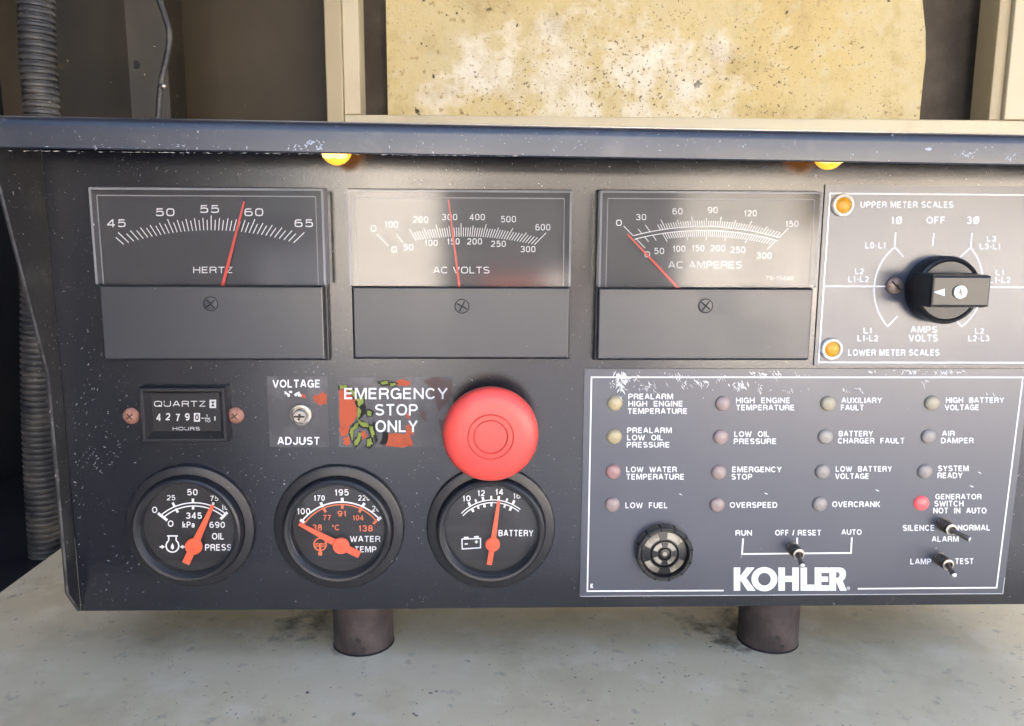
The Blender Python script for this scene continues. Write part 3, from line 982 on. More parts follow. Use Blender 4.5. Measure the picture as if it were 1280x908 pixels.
def amp_marks(k, Y):
    piv = (882, 388)
    ca = circ3((791.9, 294.8), (876, 283.5), (973.8, 297.2))
    cb = circ3((793.5, 299.3), (878.6, 288.2), (972.5, 301.4))
    k.strip(arc_pts((791.9, 294.8), (876, 283.5), (973.8, 297.2), 30), 1.1, Y)
    k.strip(arc_pts((793.5, 299.3), (878.6, 288.2), (972.5, 301.4), 30), 1.1, Y)
    for i in range(0, 61):
        a = -44.2 + 89.5 * i / 60
        if 1 <= i <= 9 and i not in (3, 6):
            continue
        (x, y), (dx, dy) = on_arc(piv, a, ca)
        L = 17 if i in (0, 60) else (13 if i % 12 == 0 else (10.5 if i % 6 == 0 else 7.5))
        k.line((x, y), (x + dx * L, y + dy * L), 0.9, Y)
        (x, y), (dx, dy) = on_arc(piv, a, cb)
        L = -16 if i in (0, 60) else (-12 if i % 10 == 0 else -8)
        k.line((x, y), (x + dx * L, y + dy * L), 0.9, Y)
    for s, cx, cy, w in (('0', 773.7, 278.7, 7), ('30', 801.4, 271.6, 12.5), ('60', 846.9, 264.4, 12.5), ('90', 891, 262.8, 12.5), ('120', 938, 266.8, 16), ('150', 990, 280, 16)):
        k.textc(s, cx, cy, w, 7.6, Y, 0.006)
    for s, cx, cy, w in (('0', 809.1, 318.3, 7), ('50', 823.9, 313.9, 12.5), ('100', 848.8, 311.2, 15.5), ('150', 872.6, 310.4, 15.5), ('200', 897.2, 310.4, 18.5), ('250', 922.3, 312.5, 18.5), ('300', 955.3, 319.7, 18.5)):
        k.textc(s, cx, cy, w, 7.6, Y, 0.006)
    k.text('AC AMPERES', (835.5, 327, 927.6, 335.6), Y, 0.004)
    k.text('75-15440', (957, 345.2, 992, 350.2), Y, 0.0)


meter((747.5, 360.5, 1014, 449.5), (750, 240, 1023.5, 359), 'AC amperes meter with red pointer resting at zero', amp_marks, ((784.3, 293), (848.5, 361), 0.85), (882, 382.5), 52)


# ------------------------------------------------------------------ round gauges
def gauge(fc, fr_, gc, gr, label, white, orange, hub, tip, tail, w=1.0, slim=False):
    c = P(*fc, 0)
    sc = (P(fc[0] + 10, fc[1]) - P(fc[0] - 10, fc[1])).length / 20
    ro = fr_ * sc
    yf_ = -7.5
    g = P(*gc, yf_)
    sg = (P(gc[0] + 10, gc[1], yf_) - P(gc[0] - 10, gc[1], yf_)).length / 20
    ri = gr * sg
    cx, cz = (c.x + g.x) / 2, (c.z + g.z) / 2
    pr = [(ro, 0.05), (ro, 1.8), (ro - .5, 2.6), (ro - 1.4, 2.9), (ri + 4.4, 3.3), (ri + 4.0, 3.0), (ri + 3.8, 6.6), (ri + 3.3, 7.8), (ri + 2.3, 8.4), (ri + 1.1, 8.2), (ri + .2, 7.2), (ri - .1, 6.4), (ri - .4, 2.2)]
    b = MB().lathe((cx, 0, cz), pr, 72, caps=False).build('round_gauge', M['rubber'], cp)
    b['label'] = label
    MB().lathe((cx, 0, cz), [(0, 2.2), (ri, 2.2)], 64, caps=False).build('dial_face', M['dial'], b)
    MB().lathe((cx, 0, cz), [(0.0, 6.9), (ri * .6, 6.75), (ri - .05, 6.35)], 64, caps=False).build('glass', M['gauge_glass'], b)
    k = MB(); white(k, -2.5)
    k.build('scale_markings', M['dialwhite'], b)
    if orange:
        k = MB(); orange(k, -2.6)
        k.build('metric_markings', M['orange'], b)
    H, T, L = P(*hub, -4.2), P(*tip, -4.2), P(*tail, -4.2)
    k = MB()
    t = (T - L).normalized(); s = Vector((t.z, 0, -t.x)); u = Vector((0, -1, 0))
    a, e = (0.8, 1.9) if not slim else (0.75, 1.35)
    vs = [L + s * e * .95, L - s * e * .95, H - s * e, T - s * a, T + s * a, H + s * e]
    k.add([v + u * .5 for v in vs] + vs, [(0, 5, 4, 3, 2, 1), (6, 7, 8, 9, 10, 11)] + [(i, (i + 1) % 6, (i + 1) % 6 + 6, i + 6) for i in range(6)])
    hr = 4.2 if not slim else 3.7
    k.lathe((H.x, H.y + .3, H.z), [(hr, 0), (hr, 1.0), (hr - .4, 1.4), (1.4, 1.5), (1.2, 1.2), (0, 1.2)], 28, caps=False)
    k.build('pointer', M['needle'], b)
    return b


zo = z2(140, 560, 4.54)


def lines(k, Z, segs, w, Y):
    for a, b in segs:
        k.line(Z(*a), Z(*b), w, Y)


def tz(k, Z, s, cx, cy, w, h, Y, bold=0.02):
    x, y = Z(cx, cy)
    k.textc(s, x, y, w / 4.54, h / 4.54, Y, bold)


def oil_white(k, Y):
    Z = zo
    k.strip(arc_pts(Z(275, 385), Z(460, 312), Z(647, 376)), 1.5, Y)
    k.strip(arc_pts(Z(287, 400), Z(460, 330), Z(634, 391)), 1.5, Y)
    lines(k, Z, [((261, 371), (314, 412)), ((655, 366), (616, 405))], 3.4, Y - .02)
    lines(k, Z, [((344, 311), (356, 334)), ((362, 345), (374, 367)), ((459, 288), (459, 312)), ((460, 330), (460, 350)), ((576, 310), (570, 330))], 3.0, Y - .02)
    for a in (('0', 242, 352, 30, 36), ('25', 335, 283, 48, 30, .016), ('50', 456, 252, 60, 36), ('75', 580, 287, 48, 30, .016), ('100', 652, 338, 60, 30, .016), ('0', 333, 430, 32, 36), ('345', 465, 385, 90, 36),
              ('690', 597, 437, 88, 35), ('OIL', 602, 502, 70, 37), ('PRESS', 603, 565, 150, 37)):
        tz(k, Z, a[0], a[1], a[2], a[3], a[4], Y, a[5] if len(a) > 5 else 0.02)
    tz(k, Z, 'kPa', 435, 436, 70, 34, Y, 0.016)
    ring = [Z(343 + 36 * math.cos(t), 556 + 36 * math.sin(t)) for t in [R(-55 + 290 * i / 24) for i in range(25)]]
    k.strip(ring, 1.7, Y)
    lines(k, Z, [((322, 526), (322, 500)), ((364, 526), (364, 500)), ((312, 500), (374, 500))], 1.7, Y)
    k.poly([Z(*p) for p in ((343, 540), (352, 558), (352, 570), (343, 578), (334, 570), (334, 558))], Y)
    lines(k, Z, [((270, 562), (285, 562)), ((402, 562), (416, 562))], 1.8, Y)
    k.poly([Z(*p) for p in ((282, 550), (300, 562), (282, 574))], Y - .02)
    k.poly([Z(*p) for p in ((404, 550), (386, 562), (404, 574))], Y - .02)


gauge((238.5, 657.5), 80.5, (234, 664), 59.5, 'oil pressure gauge with scratched glass and orange pointer at upper right', oil_white, None, zo(465, 558), zo(573, 325), zo(420, 655))
zw = z2(330, 560, 4.54)


def water_white(k, Y):
    Z = zw
    k.strip(arc_pts(Z(215, 416), Z(445, 308), Z(655, 405), 30), 1.8, Y)
    lines(k, Z, [((205, 408), (228, 424)), ((322, 310), (333, 335)), ((444, 284), (444, 308)), ((571, 314), (557, 334)), ((664, 394), (644, 412))], 3.4, Y - .02)
    for a in (('100', 225, 360, 75, 35), ('170', 314, 285, 62, 32), ('195', 441, 253, 80, 36), ('220', 568, 284, 66, 32), ('280', 648, 345, 70, 34), ('WATER', 574, 517, 172, 34), ('TEMP', 576, 576, 124, 34)):
        tz(k, Z, *a, Y)


def water_orange(k, Y):
    Z = zw
    k.strip(arc_pts(Z(228, 432), Z(445, 322), Z(640, 418), 30), 1.5, Y)
    lines(k, Z, [((336, 338), (350, 366)), ((444, 322), (444, 346)), ((554, 340), (540, 366)), ((640, 412), (620, 432))], 3.2, Y - .02)
    for a in (('38', 302, 453, 54, 36), ('77', 357, 396, 46, 30), ('91', 442, 373, 50, 32), ('104', 535, 397, 62, 30), ('138', 577, 457, 80, 36), ('°C', 408, 452, 44, 32)):
        tz(k, Z, *a, Y)
    k.strip([Z(319 + 35 * math.cos(2 * math.pi * i / 24), 548 + 35 * math.sin(2 * math.pi * i / 24)) for i in range(24)], 1.7, Y, True)
    for y in (545, 558):
        k.strip([Z(290 + 60 * i / 10, y + 4 * math.sin(i * 1.9)) for i in range(11)], 1.3, Y)
    lines(k, Z, [((319, 548), (319, 600))], 2.4, Y - .02)
    k.disc(Z(319, 600), 2.8, Y - .04, 12)


gauge((424.5, 658.5), 81, (421.5, 665), 59, 'water temperature gauge with orange pointer at the low end', water_white, water_orange, zw(438, 555), zw(200, 430), zw(543, 606))
zb_ = z2(520, 560, 4.54)


def batt_white(k, Y):
    Z = zb_
    k.strip(arc_pts(Z(258, 372), Z(432, 296), Z(592, 350)), 1.2, Y)
    k.strip(arc_pts(Z(266, 386), Z(432, 311), Z(584, 362)), 1.2, Y)
    lines(k, Z, [((298, 310), (308, 330)), ((316, 342), (326, 364)), ((378, 279), (382, 300)), ((386, 314), (390, 338)), ((470, 274), (468, 296)), ((558, 298), (549, 320)), ((543, 332), (532, 356))], 2.9, Y - .02)
    lines(k, Z, [((336, 293), (344, 312)), ((350, 326), (356, 346)), ((427, 273), (427, 296)), ((428, 311), (428, 332)), ((519, 288), (512, 306)), ((508, 318), (500, 340))], 2.3, Y - .02)
    for a in (('10', 287, 287, 46, 34), ('12', 370, 257, 42, 34), ('14', 473, 250, 46, 34), ('16', 572, 272, 42, 32), ('BATTERY', 567, 484, 198, 36)):
        tz(k, Z, *a, Y)
    lines(k, Z, [((260, 518), (366, 514)), ((366, 512), (366, 570)), ((368, 567), (262, 574)), ((262, 576), (261, 516)), ((276, 546), (294, 545)), ((334, 534), (352, 533)), ((343, 524), (343, 543))], 1.5, Y)
    lines(k, Z, [((272, 510), (298, 509)), ((330, 506), (356, 505))], 2.0, Y)


gauge((614, 658.5), 80, (613.5, 665), 58.5, 'battery gauge partly under the stop button with orange pointer at 14', batt_white, None, zb_(435, 547), zb_(470, 300), zb_(416, 662), slim=True)

# ------------------------------------------------------------------ red mushroom stop button
yb0 = -24.0
c = P(613.2, 546.5, yb0)
s_ = (P(640, 541, yb0) - P(600, 541, yb0)).length / 40
rc = 61.0 * s_
cx, cz = c.x, c.z
b = MB().lathe((cx, 0, cz), [(13.5, .05), (13.5, 3.5), (12.6, 4.2), (8.5, 4.3), (8.2, 15)], 48).build('stop_button', M['rubber'], cp)
b['label'] = 'large red mushroom emergency stop button'
r2, r1 = 28.5 * s_, 21.0 * s_
pr = [(8.3, 14.0), (rc - 5, 14.2), (rc - 1.0, 15.2), (rc, 17.0), (rc - .1, 19.6), (rc - .8, 21.3), (rc - 2.2, 22.6), (rc - 4.6, 23.5), (rc - 8, 23.95), (r2 + .35, 24.2), (r2, 23.7), (r2 - .35, 24.2), (r1 + .4, 24.3), (r1, 23.6), (r1 - .4, 24.0), (r1 - 2.2, 24.1), (0.01, 24.2)]
MB().lathe((cx, 0, cz), pr, 80).build('button_cap', M['red'], b)
k = MB()
for rr, d in ((r2, 23.8), (r1, 23.72)):
    k.lathe((cx, 0, cz), [(rr - .16, d), (rr + .16, d)], 64, caps=False)
k.build('groove', M['redline'], b)

# ------------------------------------------------------------------ labels left of the button
ze = z2(410, 455, 4.414)
lab = MB()
q = [P(421.5, 471.3), P(566, 471.3), P(566, 558.8), P(421.5, 558.8)]
lab.add([(q[0].x, -.25, q[2].z), (q[1].x, -.25, q[2].z), (q[1].x, -.25, q[0].z), (q[0].x, -.25, q[0].z), (q[0].x, -.02, q[2].z), (q[1].x, -.02, q[2].z), (q[1].x, -.02, q[0].z), (q[0].x, -.02, q[0].z)],
        [(0, 1, 2, 3), (0, 4, 5, 1), (1, 5, 6, 2), (2, 6, 7, 3), (3, 7, 4, 0)])
el = lab.build('warning_label', M['label'], cp)
el['label'] = 'dark label reading EMERGENCY STOP ONLY with painted orange and lime reflections'


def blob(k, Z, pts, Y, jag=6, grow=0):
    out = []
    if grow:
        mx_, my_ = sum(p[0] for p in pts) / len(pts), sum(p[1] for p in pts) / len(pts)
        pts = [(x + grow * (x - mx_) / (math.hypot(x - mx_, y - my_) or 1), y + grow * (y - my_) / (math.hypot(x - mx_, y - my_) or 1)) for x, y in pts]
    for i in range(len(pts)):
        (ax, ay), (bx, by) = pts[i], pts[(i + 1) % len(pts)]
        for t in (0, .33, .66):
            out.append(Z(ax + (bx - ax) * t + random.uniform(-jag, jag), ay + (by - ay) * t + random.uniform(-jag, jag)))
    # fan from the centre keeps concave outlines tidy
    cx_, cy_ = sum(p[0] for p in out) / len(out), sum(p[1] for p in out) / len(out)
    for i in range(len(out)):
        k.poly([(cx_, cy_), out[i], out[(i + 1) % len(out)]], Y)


k = MB()  # orange, lime, dark and maroon reflections painted as blobs on the glossy label
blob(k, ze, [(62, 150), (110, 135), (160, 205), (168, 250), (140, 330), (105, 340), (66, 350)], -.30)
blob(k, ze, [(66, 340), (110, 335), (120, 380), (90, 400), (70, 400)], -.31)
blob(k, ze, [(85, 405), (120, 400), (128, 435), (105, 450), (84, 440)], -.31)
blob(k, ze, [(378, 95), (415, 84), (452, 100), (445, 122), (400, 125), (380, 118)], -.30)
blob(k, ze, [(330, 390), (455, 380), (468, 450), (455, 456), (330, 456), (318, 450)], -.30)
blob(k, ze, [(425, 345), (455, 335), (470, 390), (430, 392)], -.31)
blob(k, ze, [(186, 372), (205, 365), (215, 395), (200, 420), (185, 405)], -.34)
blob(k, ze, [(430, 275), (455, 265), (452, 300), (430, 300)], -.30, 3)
k.build('orange_smear_reflection', M['orange_patch'], el)
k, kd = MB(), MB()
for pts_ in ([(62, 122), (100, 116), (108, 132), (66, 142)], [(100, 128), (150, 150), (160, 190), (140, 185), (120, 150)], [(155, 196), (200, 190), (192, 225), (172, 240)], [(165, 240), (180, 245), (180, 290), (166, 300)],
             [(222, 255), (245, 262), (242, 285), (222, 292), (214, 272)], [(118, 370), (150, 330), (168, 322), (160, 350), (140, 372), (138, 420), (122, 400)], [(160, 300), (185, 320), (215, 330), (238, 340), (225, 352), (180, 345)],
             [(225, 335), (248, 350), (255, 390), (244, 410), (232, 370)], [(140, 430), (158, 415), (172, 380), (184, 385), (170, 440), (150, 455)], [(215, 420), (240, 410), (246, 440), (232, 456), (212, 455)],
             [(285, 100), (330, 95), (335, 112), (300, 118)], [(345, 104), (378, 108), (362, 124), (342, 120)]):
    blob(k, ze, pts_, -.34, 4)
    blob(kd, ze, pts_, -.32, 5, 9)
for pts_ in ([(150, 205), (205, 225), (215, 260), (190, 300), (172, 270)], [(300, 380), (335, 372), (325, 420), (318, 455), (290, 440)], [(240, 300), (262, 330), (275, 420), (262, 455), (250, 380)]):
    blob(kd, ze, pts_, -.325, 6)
kd.build('dark_reflection', M['black'], el)
k.build('lime_reflection', M['lime'], el)
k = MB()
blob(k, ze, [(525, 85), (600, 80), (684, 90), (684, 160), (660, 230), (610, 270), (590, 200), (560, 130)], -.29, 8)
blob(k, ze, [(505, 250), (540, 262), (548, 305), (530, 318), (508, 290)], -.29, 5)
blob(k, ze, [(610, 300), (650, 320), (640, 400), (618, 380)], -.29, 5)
k.build('maroon_reflection', M['maroon'], el)
k = MB()
k.text('EMERGENCY', (*ze(90, 133), *ze(660, 195)), -.40, 0.014)
k.text('STOP', (*ze(260, 222), *ze(495, 285)), -.40, 0.014)
k.text('ONLY', (*ze(262, 312), *ze(495, 377)), -.40, 0.014)
k.build('lettering', M['white'], el)

zv = z2(140, 460, 4.571)
q = [P(333.6, 470.3), P(409.5, 470.3), P(409.5, 558.6), P(335, 558.6)]
lab = MB().box(q[0].x, q[1].x, -.25, -.02, q[2].z, q[0].z)
vl = lab.build('adjuster_label', M['label'], cp)
vl['label'] = 'grey label reading VOLTAGE ADJUST around the adjuster'
k = MB()
k.text('VOLTAGE', (*zv(918, 68), *zv(1190, 113)), -.40, 0.022)
k.text('ADJUST', (*zv(945, 395), *zv(1187, 440)), -.40, 0.022)
k.build('lettering', M['white'], vl)
k = MB()
blob(k, zv, [(1150, 165), (1195, 140), (1225, 145), (1226, 200), (1200, 212), (1160, 195)], -.30, 8)
blob(k, zv, [(1065, 145), (1105, 150), (1110, 175), (1080, 172)], -.30, 6)
k.build('orange_smear_reflection', M['orange_patch'], vl)
k = MB()
for x, y in ((985, 140), (1000, 152), (1040, 148), (1055, 140), (1010, 135), (1062, 152)):
    blob(k, zv, [(x, y), (x + 14, y - 5), (x + 20, y + 9), (x + 5, y + 12)], -.31, 5)
k.build('paint_chips', M['white'], vl)
c = P(*zv(1085, 265), 0)
a = MB().lathe((c.x, 0, c.z), [(5.4, .26), (5.4, 2.2), (5.0, 2.6), (4.2, 2.7), (4.1, 1.8), (3.2, 1.8), (3.2, 5.2), (2.8, 5.6)], 32, caps=True)
adj = a.build('voltage_adjuster', M['steel'], cp)
k = MB()
for d in (-1.2, 0.9):
    k.lathe((c.x + d * .2, 0, c.z + d), [(0.6, 5.7), (0.6, 5.9)], 8)
k.box(c.x - 2.6, c.x + 2.6, -5.75, -5.62, c.z - .45, c.z + .45)
k.build('slot', M['slot'], adj)

# ------------------------------------------------------------------ hour meter
yq = -5.5
q0, q1 = P(174, 486, yq), P(283.5, 552, yq)
x0, x1, zt_, zb0 = q0.x, q1.x, q0.z, q1.z
hm = MB()


def frame_rings(rings, m):
    vs, fs = [], []
    for (a0, a1, b0, b1, y) in rings:
        vs += [(a0, y, b0), (a1, y, b0), (a1, y, b1), (a0, y, b1)]
    for k_ in range(len(rings) - 1):
        for i in range(4):
            j = (i + 1) % 4
            fs.append((k_ * 4 + i, k_ * 4 + j, k_ * 4 + 4 + j, k_ * 4 + 4 + i))
    return m.add(vs, fs)


frame_rings([(x0 - .6, x1 + .6, zb0 - .6, zt_ + .6, -.05), (x0 - .6, x1 + .6, zb0 - .6, zt_ + .6, -4.4), (x0, x1, zb0, zt_, -5.5), (x0 + 1.2, x1 - 1.2, zb0 + 1.2, zt_ - 1.2, -5.5),
             (x0 + 1.6, x1 - 1.6, zb0 + 1.6, zt_ - 1.6, -5.0), (x0 + 4.2, x1 - 3.4, zb0 + 4.6, zt_ - 2.8, -2.6)], hm)
h = hm.build('hour_meter', M['rubber'], cp)
h['label'] = 'small black hour meter reading 4279 in white digits'
MB().box(x0 + 4.0, x1 - 3.2, -2.65, -2.4, zb0 + 4.4, zt_ - 2.6).build('dial_face', M['dial'], h)
k = MB()
Y = -2.8
k.text('QUARTZ', (*zv(240, 189), *zv(535, 222)), Y, 0.012)
k.poly([zv(557, 182), zv(595, 182), zv(595, 230), zv(557, 230)], Y)
for s, x_, y_ in (('4', 267, 283), ('2', 320, 279), ('7', 375, 284), ('9', 430, 280)):
    xx, yy = zv(x_, y_)
    k.textc(s, xx, yy, 5.8, 9.2, Y, 0.03)
k.poly([zv(468, 258), zv(503, 258), zv(503, 308), zv(468, 308)], Y)
k.text('1', (*zv(538, 266), *zv(546, 282)), Y, .02)
k.text('10', (*zv(530, 294), *zv(562, 311)), Y, .02)
k.line(zv(528, 288), zv(560, 288), 0.9, Y)
k.line(zv(510, 288), zv(524, 288), 1.0, Y)
k.line(zv(588, 278), zv(588, 301), 1.4, Y)
k.text('HOURS', (*zv(347, 338), *zv(502, 357)), Y, 0.012)
k.build('lettering', M['dialwhite'], h)
k = MB()
xx, yy = zv(485.5, 283)
k.textc('0', xx, yy, 4.6, 8.0, Y - .1, 0.03)
k.poly([zv(566, 192), zv(587, 192), zv(578, 206), zv(587, 221), zv(566, 221), zv(575, 206)], Y - .1)
k.build('dark_figures', M['black'], h)
q = [x0 + 1.5, x1 - 1.5, zb0 + 1.5, zt_ - 1.5]
k = MB().add([(q[0], -5.1, q[2]), (q[1], -5.1, q[2]), (q[1], -5.1, q[3]), (q[0], -5.1, q[3])], [(0, 1, 2, 3)])
k.build('glass', M['gauge_glass'], h)
for px, py in ((163, 520.6), (293.8, 520)):
    c = P(px, py, -1.5)
    s = MB().lathe((c.x, 0, c.z), [(4.0, .05), (4.0, .9), (3.2, 1.8), (1.8, 2.3), (0.01, 2.45)], 24).build('mounting_screw', M['rust'], h)
    k = MB()
    for a in (35, 125):
        d = Vector((math.cos(R(a)), 0, math.sin(R(a)))); e = Vector((-d.z, 0, d.x))
        k.add([Vector((c.x, -2.55 - a * .0003, c.z)) + v for v in (d * 1.9 + e * .3, d * 1.9 - e * .3, -d * 1.9 - e * .3, -d * 1.9 + e * .3)], [(0, 1, 2, 3)])
    k.build('screw_slot', M['slot'], h)

# ------------------------------------------------------------------ selector faceplate
zs = z2(1010, 220, 3.785)
YP = -0.9
XE = P(1334, 360).x


def plate(pts, name, label):
    vs = [P(*p, YP) for p in pts]
    n = len(vs)
    m = MB().add(vs + [Vector((v.x, -.03, v.z)) for v in vs], [list(range(n))[::-1]] + [(i, (i + 1) % n, (i + 1) % n + n, i + n) for i in range(n)])
    o = m.build(name, M['face'], cp)
    o['label'] = label
    return o


sp = plate([(1032, 231), (1334, 233.5), (1326, 457), (1017.5, 457.5)], 'selector_faceplate', 'grey printed faceplate around the meter selector knob')
k = MB()
Y = YP - .10
bl_ = [zs(105, 82), zs(50, 882)]
k.line((1037.2, 242), (1330, 244.5), 1.9, Y)
k.line((1037.7, 241.5), (1023.2, 453.4), 1.9, Y - .02)
k.line((1022.6, 453.2), (1326, 453.6), 1.9, Y)
k.line(zs(78, 523), zs(385, 523), 1.7, Y - .04)
k.line(zs(862, 527), (1330, 359.7), 1.7, Y - .04)
k.line(zs(596, 270), zs(589, 332), 1.9, Y)
k.strip([zs(415, 268), zs(409, 338)], 1.9, Y)
k.strip([zs(409, 336), zs(452, 384)], 1.9, Y)
k.strip(arc_pts(zs(409, 338), zs(313, 523), zs(376, 712)), 1.9, Y - .02)
k.strip([zs(375, 714), zs(423, 664)], 1.9, Y)
k.strip([zs(776, 270), zs(770, 340)], 1.9, Y)
k.strip([zs(771, 338), zs(720, 384)], 1.9, Y)
k.strip(arc_pts(zs(770, 340), zs(829, 500), zs(728, 712)), 1.9, Y - .02)
k.strip([zs(729, 714), zs(688, 668)], 1.9, Y)
k.build('printed_lines', M['white'], sp)
k = MB()
for s, b_, w in (('UPPER METER SCALES', (248, 121, 688, 152), .03), ('LOWER METER SCALES', (190, 821, 622, 851), .03), ('1Ø', (393, 192, 447, 228), .04), ('OFF', (560, 193, 650, 226), .04),
                 ('3Ø', (752, 192, 812, 228), .04), ('L0-L1', (270, 314, 367, 344), .03), ('L3', (846, 284, 890, 312), .03), ('L3-L1', (812, 320, 910, 348), .03), ('L2', (222, 438, 263, 466), .03),
                 ('L1-L2', (190, 475, 288, 503), .03), ('L1', (888, 443, 928, 470), .03), ('L1-L2', (858, 478, 957, 507), .03), ('L1', (263, 718, 302, 746), .03), ('L1-L2', (234, 754, 332, 783), .03),
                 ('AMPS', (485, 711, 612, 743), .035), ('VOLTS', (477, 751, 614, 784), .035), ('L2', (790, 720, 832, 748), .03), ('L2-L3', (758, 755, 858, 783), .03), ('L3', (1100, 720, 1142, 748), .03)):
    k.text(s, (*zs(b_[0], b_[1]), *zs(b_[2], b_[3])), Y, w)
k.build('lettering', M['white'], sp)


def scale_lamp(px, py, label):
    y = -3.0
    c = P(px, py, y)
    b = MB().lathe((c.x, 0, c.z), [(5.4, .9), (5.4, 2.0), (5.0, 2.8), (4.2, 3.1), (3.75, 2.7), (3.75, 1.4)], 40, caps=False).build('scale_lamp', M['rim'], cp)
    b['label'] = label
    MB().lathe((c.x, 0, c.z), [(3.8, 1.3), (3.6, 2.4), (2.8, 3.0), (1.4, 3.3), (0.01, 3.4)], 32, caps=False).build('lens', M['yellow'], b)
    return b


scale_lamp(1055, 256.5, 'yellow lamp beside UPPER METER SCALES')
scale_lamp(1041, 437, 'yellow lamp beside LOWER METER SCALES')
c = P(*zs(415, 520), -3)
b = MB().lathe((c.x, 0, c.z), [(4.0, .9), (4.0, 2.2), (3.3, 3.0), (1.8, 3.5), (.01, 3.6)], 28).build('slotted_screw', M['tan_screw'], cp)
d = Vector((math.cos(R(-42)), 0, math.sin(R(-42)))); e = Vector((-d.z, 0, d.x))
MB().add([Vector((c.x, -3.75, c.z)) + v for v in (d * 3.2 + e * .45, d * 3.2 - e * .45, -d * 3.2 - e * .45, -d * 3.2 + e * .45)], [(0, 1, 2, 3)]).build('slot', M['slot'], b)

# selector knob: round skirt, bar handle pointing left
c = P(1170, 361.5, 0)
kx, kz = c.x, c.z
kb = MB().lathe((kx, 0, kz), [(15.6, 1.0), (16.2, 1.6), (16.2, 9.0), (15.6, 10.6), (14.6, 11.2), (14.0, 11.0), (13.6, 10.6), (0.01, 10.6)], 72).build('selector_knob', M['knob'], cp)
kb['label'] = 'black selector knob with bar handle pointing left'
MB().lathe((kx, 0, kz), [(0, 10.75), (13.4, 10.75)], 64, caps=False).build('skirt_face', M['knobtop'], kb)
yk = -26.0
q0, q1 = P(1167.5, 346, yk), P(1235.5, 383, yk)
xa, xb, za, zb1 = q0.x, q1.x, q1.z, q0.z
m = MB()
t = R(-1.0)
ring = lambda y, gx0, gx1, gz: [(xa - gx0, y, za - gz), (xb + gx1, y, za - gz), (xb + gx1, y, zb1 + gz), (xa - gx0, y, zb1 + gz)]
xs_ = [ring(-10.7, 1.2, -0.6, 1.0), ring(-24.8, .5, .3, .4), ring(-25.7, .1, .0, .1), ring(-26.0, -.6, -.6, -.6)]
vs = sum(xs_, [])
fs = [(12, 13, 14, 15)]
for k_ in range(3):
    for i in range(4):
        j = (i + 1) % 4
        fs.append((k_ * 4 + i, k_ * 4 + j, k_ * 4 + 4 + j, k_ * 4 + 4 + i))
m.add(vs, fs)
# ribs along the upper and lower grip faces
for i in range(22):
    x = xa + 1.0 + (xb - xa - 2) * i / 21
    for zz in (zb1 + .5, za - .5):
        m.box(x - .28, x + .28, -24.5, -11, zz - .35, zz + .35)
m.build('bar_handle', M['knob'], kb)
MB().poly([(1167, 365.5), (1181, 361), (1181, 370.5)], yk - .1).build('arrow', M['white'], kb)
c = P(1199.5, 365.2, yk)
s = MB().lathe((c.x, yk, c.z), [(3.3, .02), (3.3, .5), (2.9, .9), (1.2, 1.0)], 28).build('knob_screw', mat('bright_screw', (0.5, 0.48, 0.44), 0.35, metal=0.6), kb)
k = MB()
for a in (15, 105):
    d = Vector((math.cos(R(a)), 0, math.sin(R(a)))); e = Vector((-d.z, 0, d.x))
    k.add([Vector((c.x, yk - 1.08 - a * .0004, c.z)) + v for v in (d * 1.7 + e * .35, d * 1.7 - e * .35, -d * 1.7 - e * .35, -d * 1.7 + e * .35)], [(0, 1, 2, 3)])
k.build('screw_slot', mat('screw_cross', (0.22, 0.2, 0.18), 0.6), kb)

# ------------------------------------------------------------------ alarm faceplate
za_ = lambda x, y: (720 + x / 4.539, 450 + y / 4.539)
zc_ = lambda x, y: (1000 + x / 4.539, 450 + y / 4.539)
zd_ = lambda x, y: (720 + x / 4.539, 600 + y / 4.539)
zg_ = lambda x, y: (1000 + x / 4.539, 600 + y / 4.539)
ap = plate([(730.8, 461.2), (1288, 461.2), (1254, 743), (724.6, 746.4)], 'alarm_faceplate', 'grey printed alarm faceplate scratched white along its top edge')
k = MB()
Y = YP - .10
k.line((738.6, 471.8), (1279.2, 472), 1.8, Y)
k.line((739.4, 471.2), (734.2, 739.8), 1.8, Y - .02)
k.line((733.6, 739.2), (904.6, 738.4), 1.8, Y)
k.line((1072.3, 736.2), (1246.3, 734.8), 1.8, Y)
k.line((1245.7, 735.4), (1278.7, 471.4), 1.8, Y - .02)
k.strip([zd_(948, 333), zd_(942, 420)], 2.0, Y)
k.line(zd_(938, 421), (1064.5, 691.4), 2.0, Y - .02)
k.strip([(1063.7, 692.2), (1064.8, 672)], 2.0, Y)
k.line(zd_(1255, 328), zd_(1255, 385), 2.0, Y - .03)
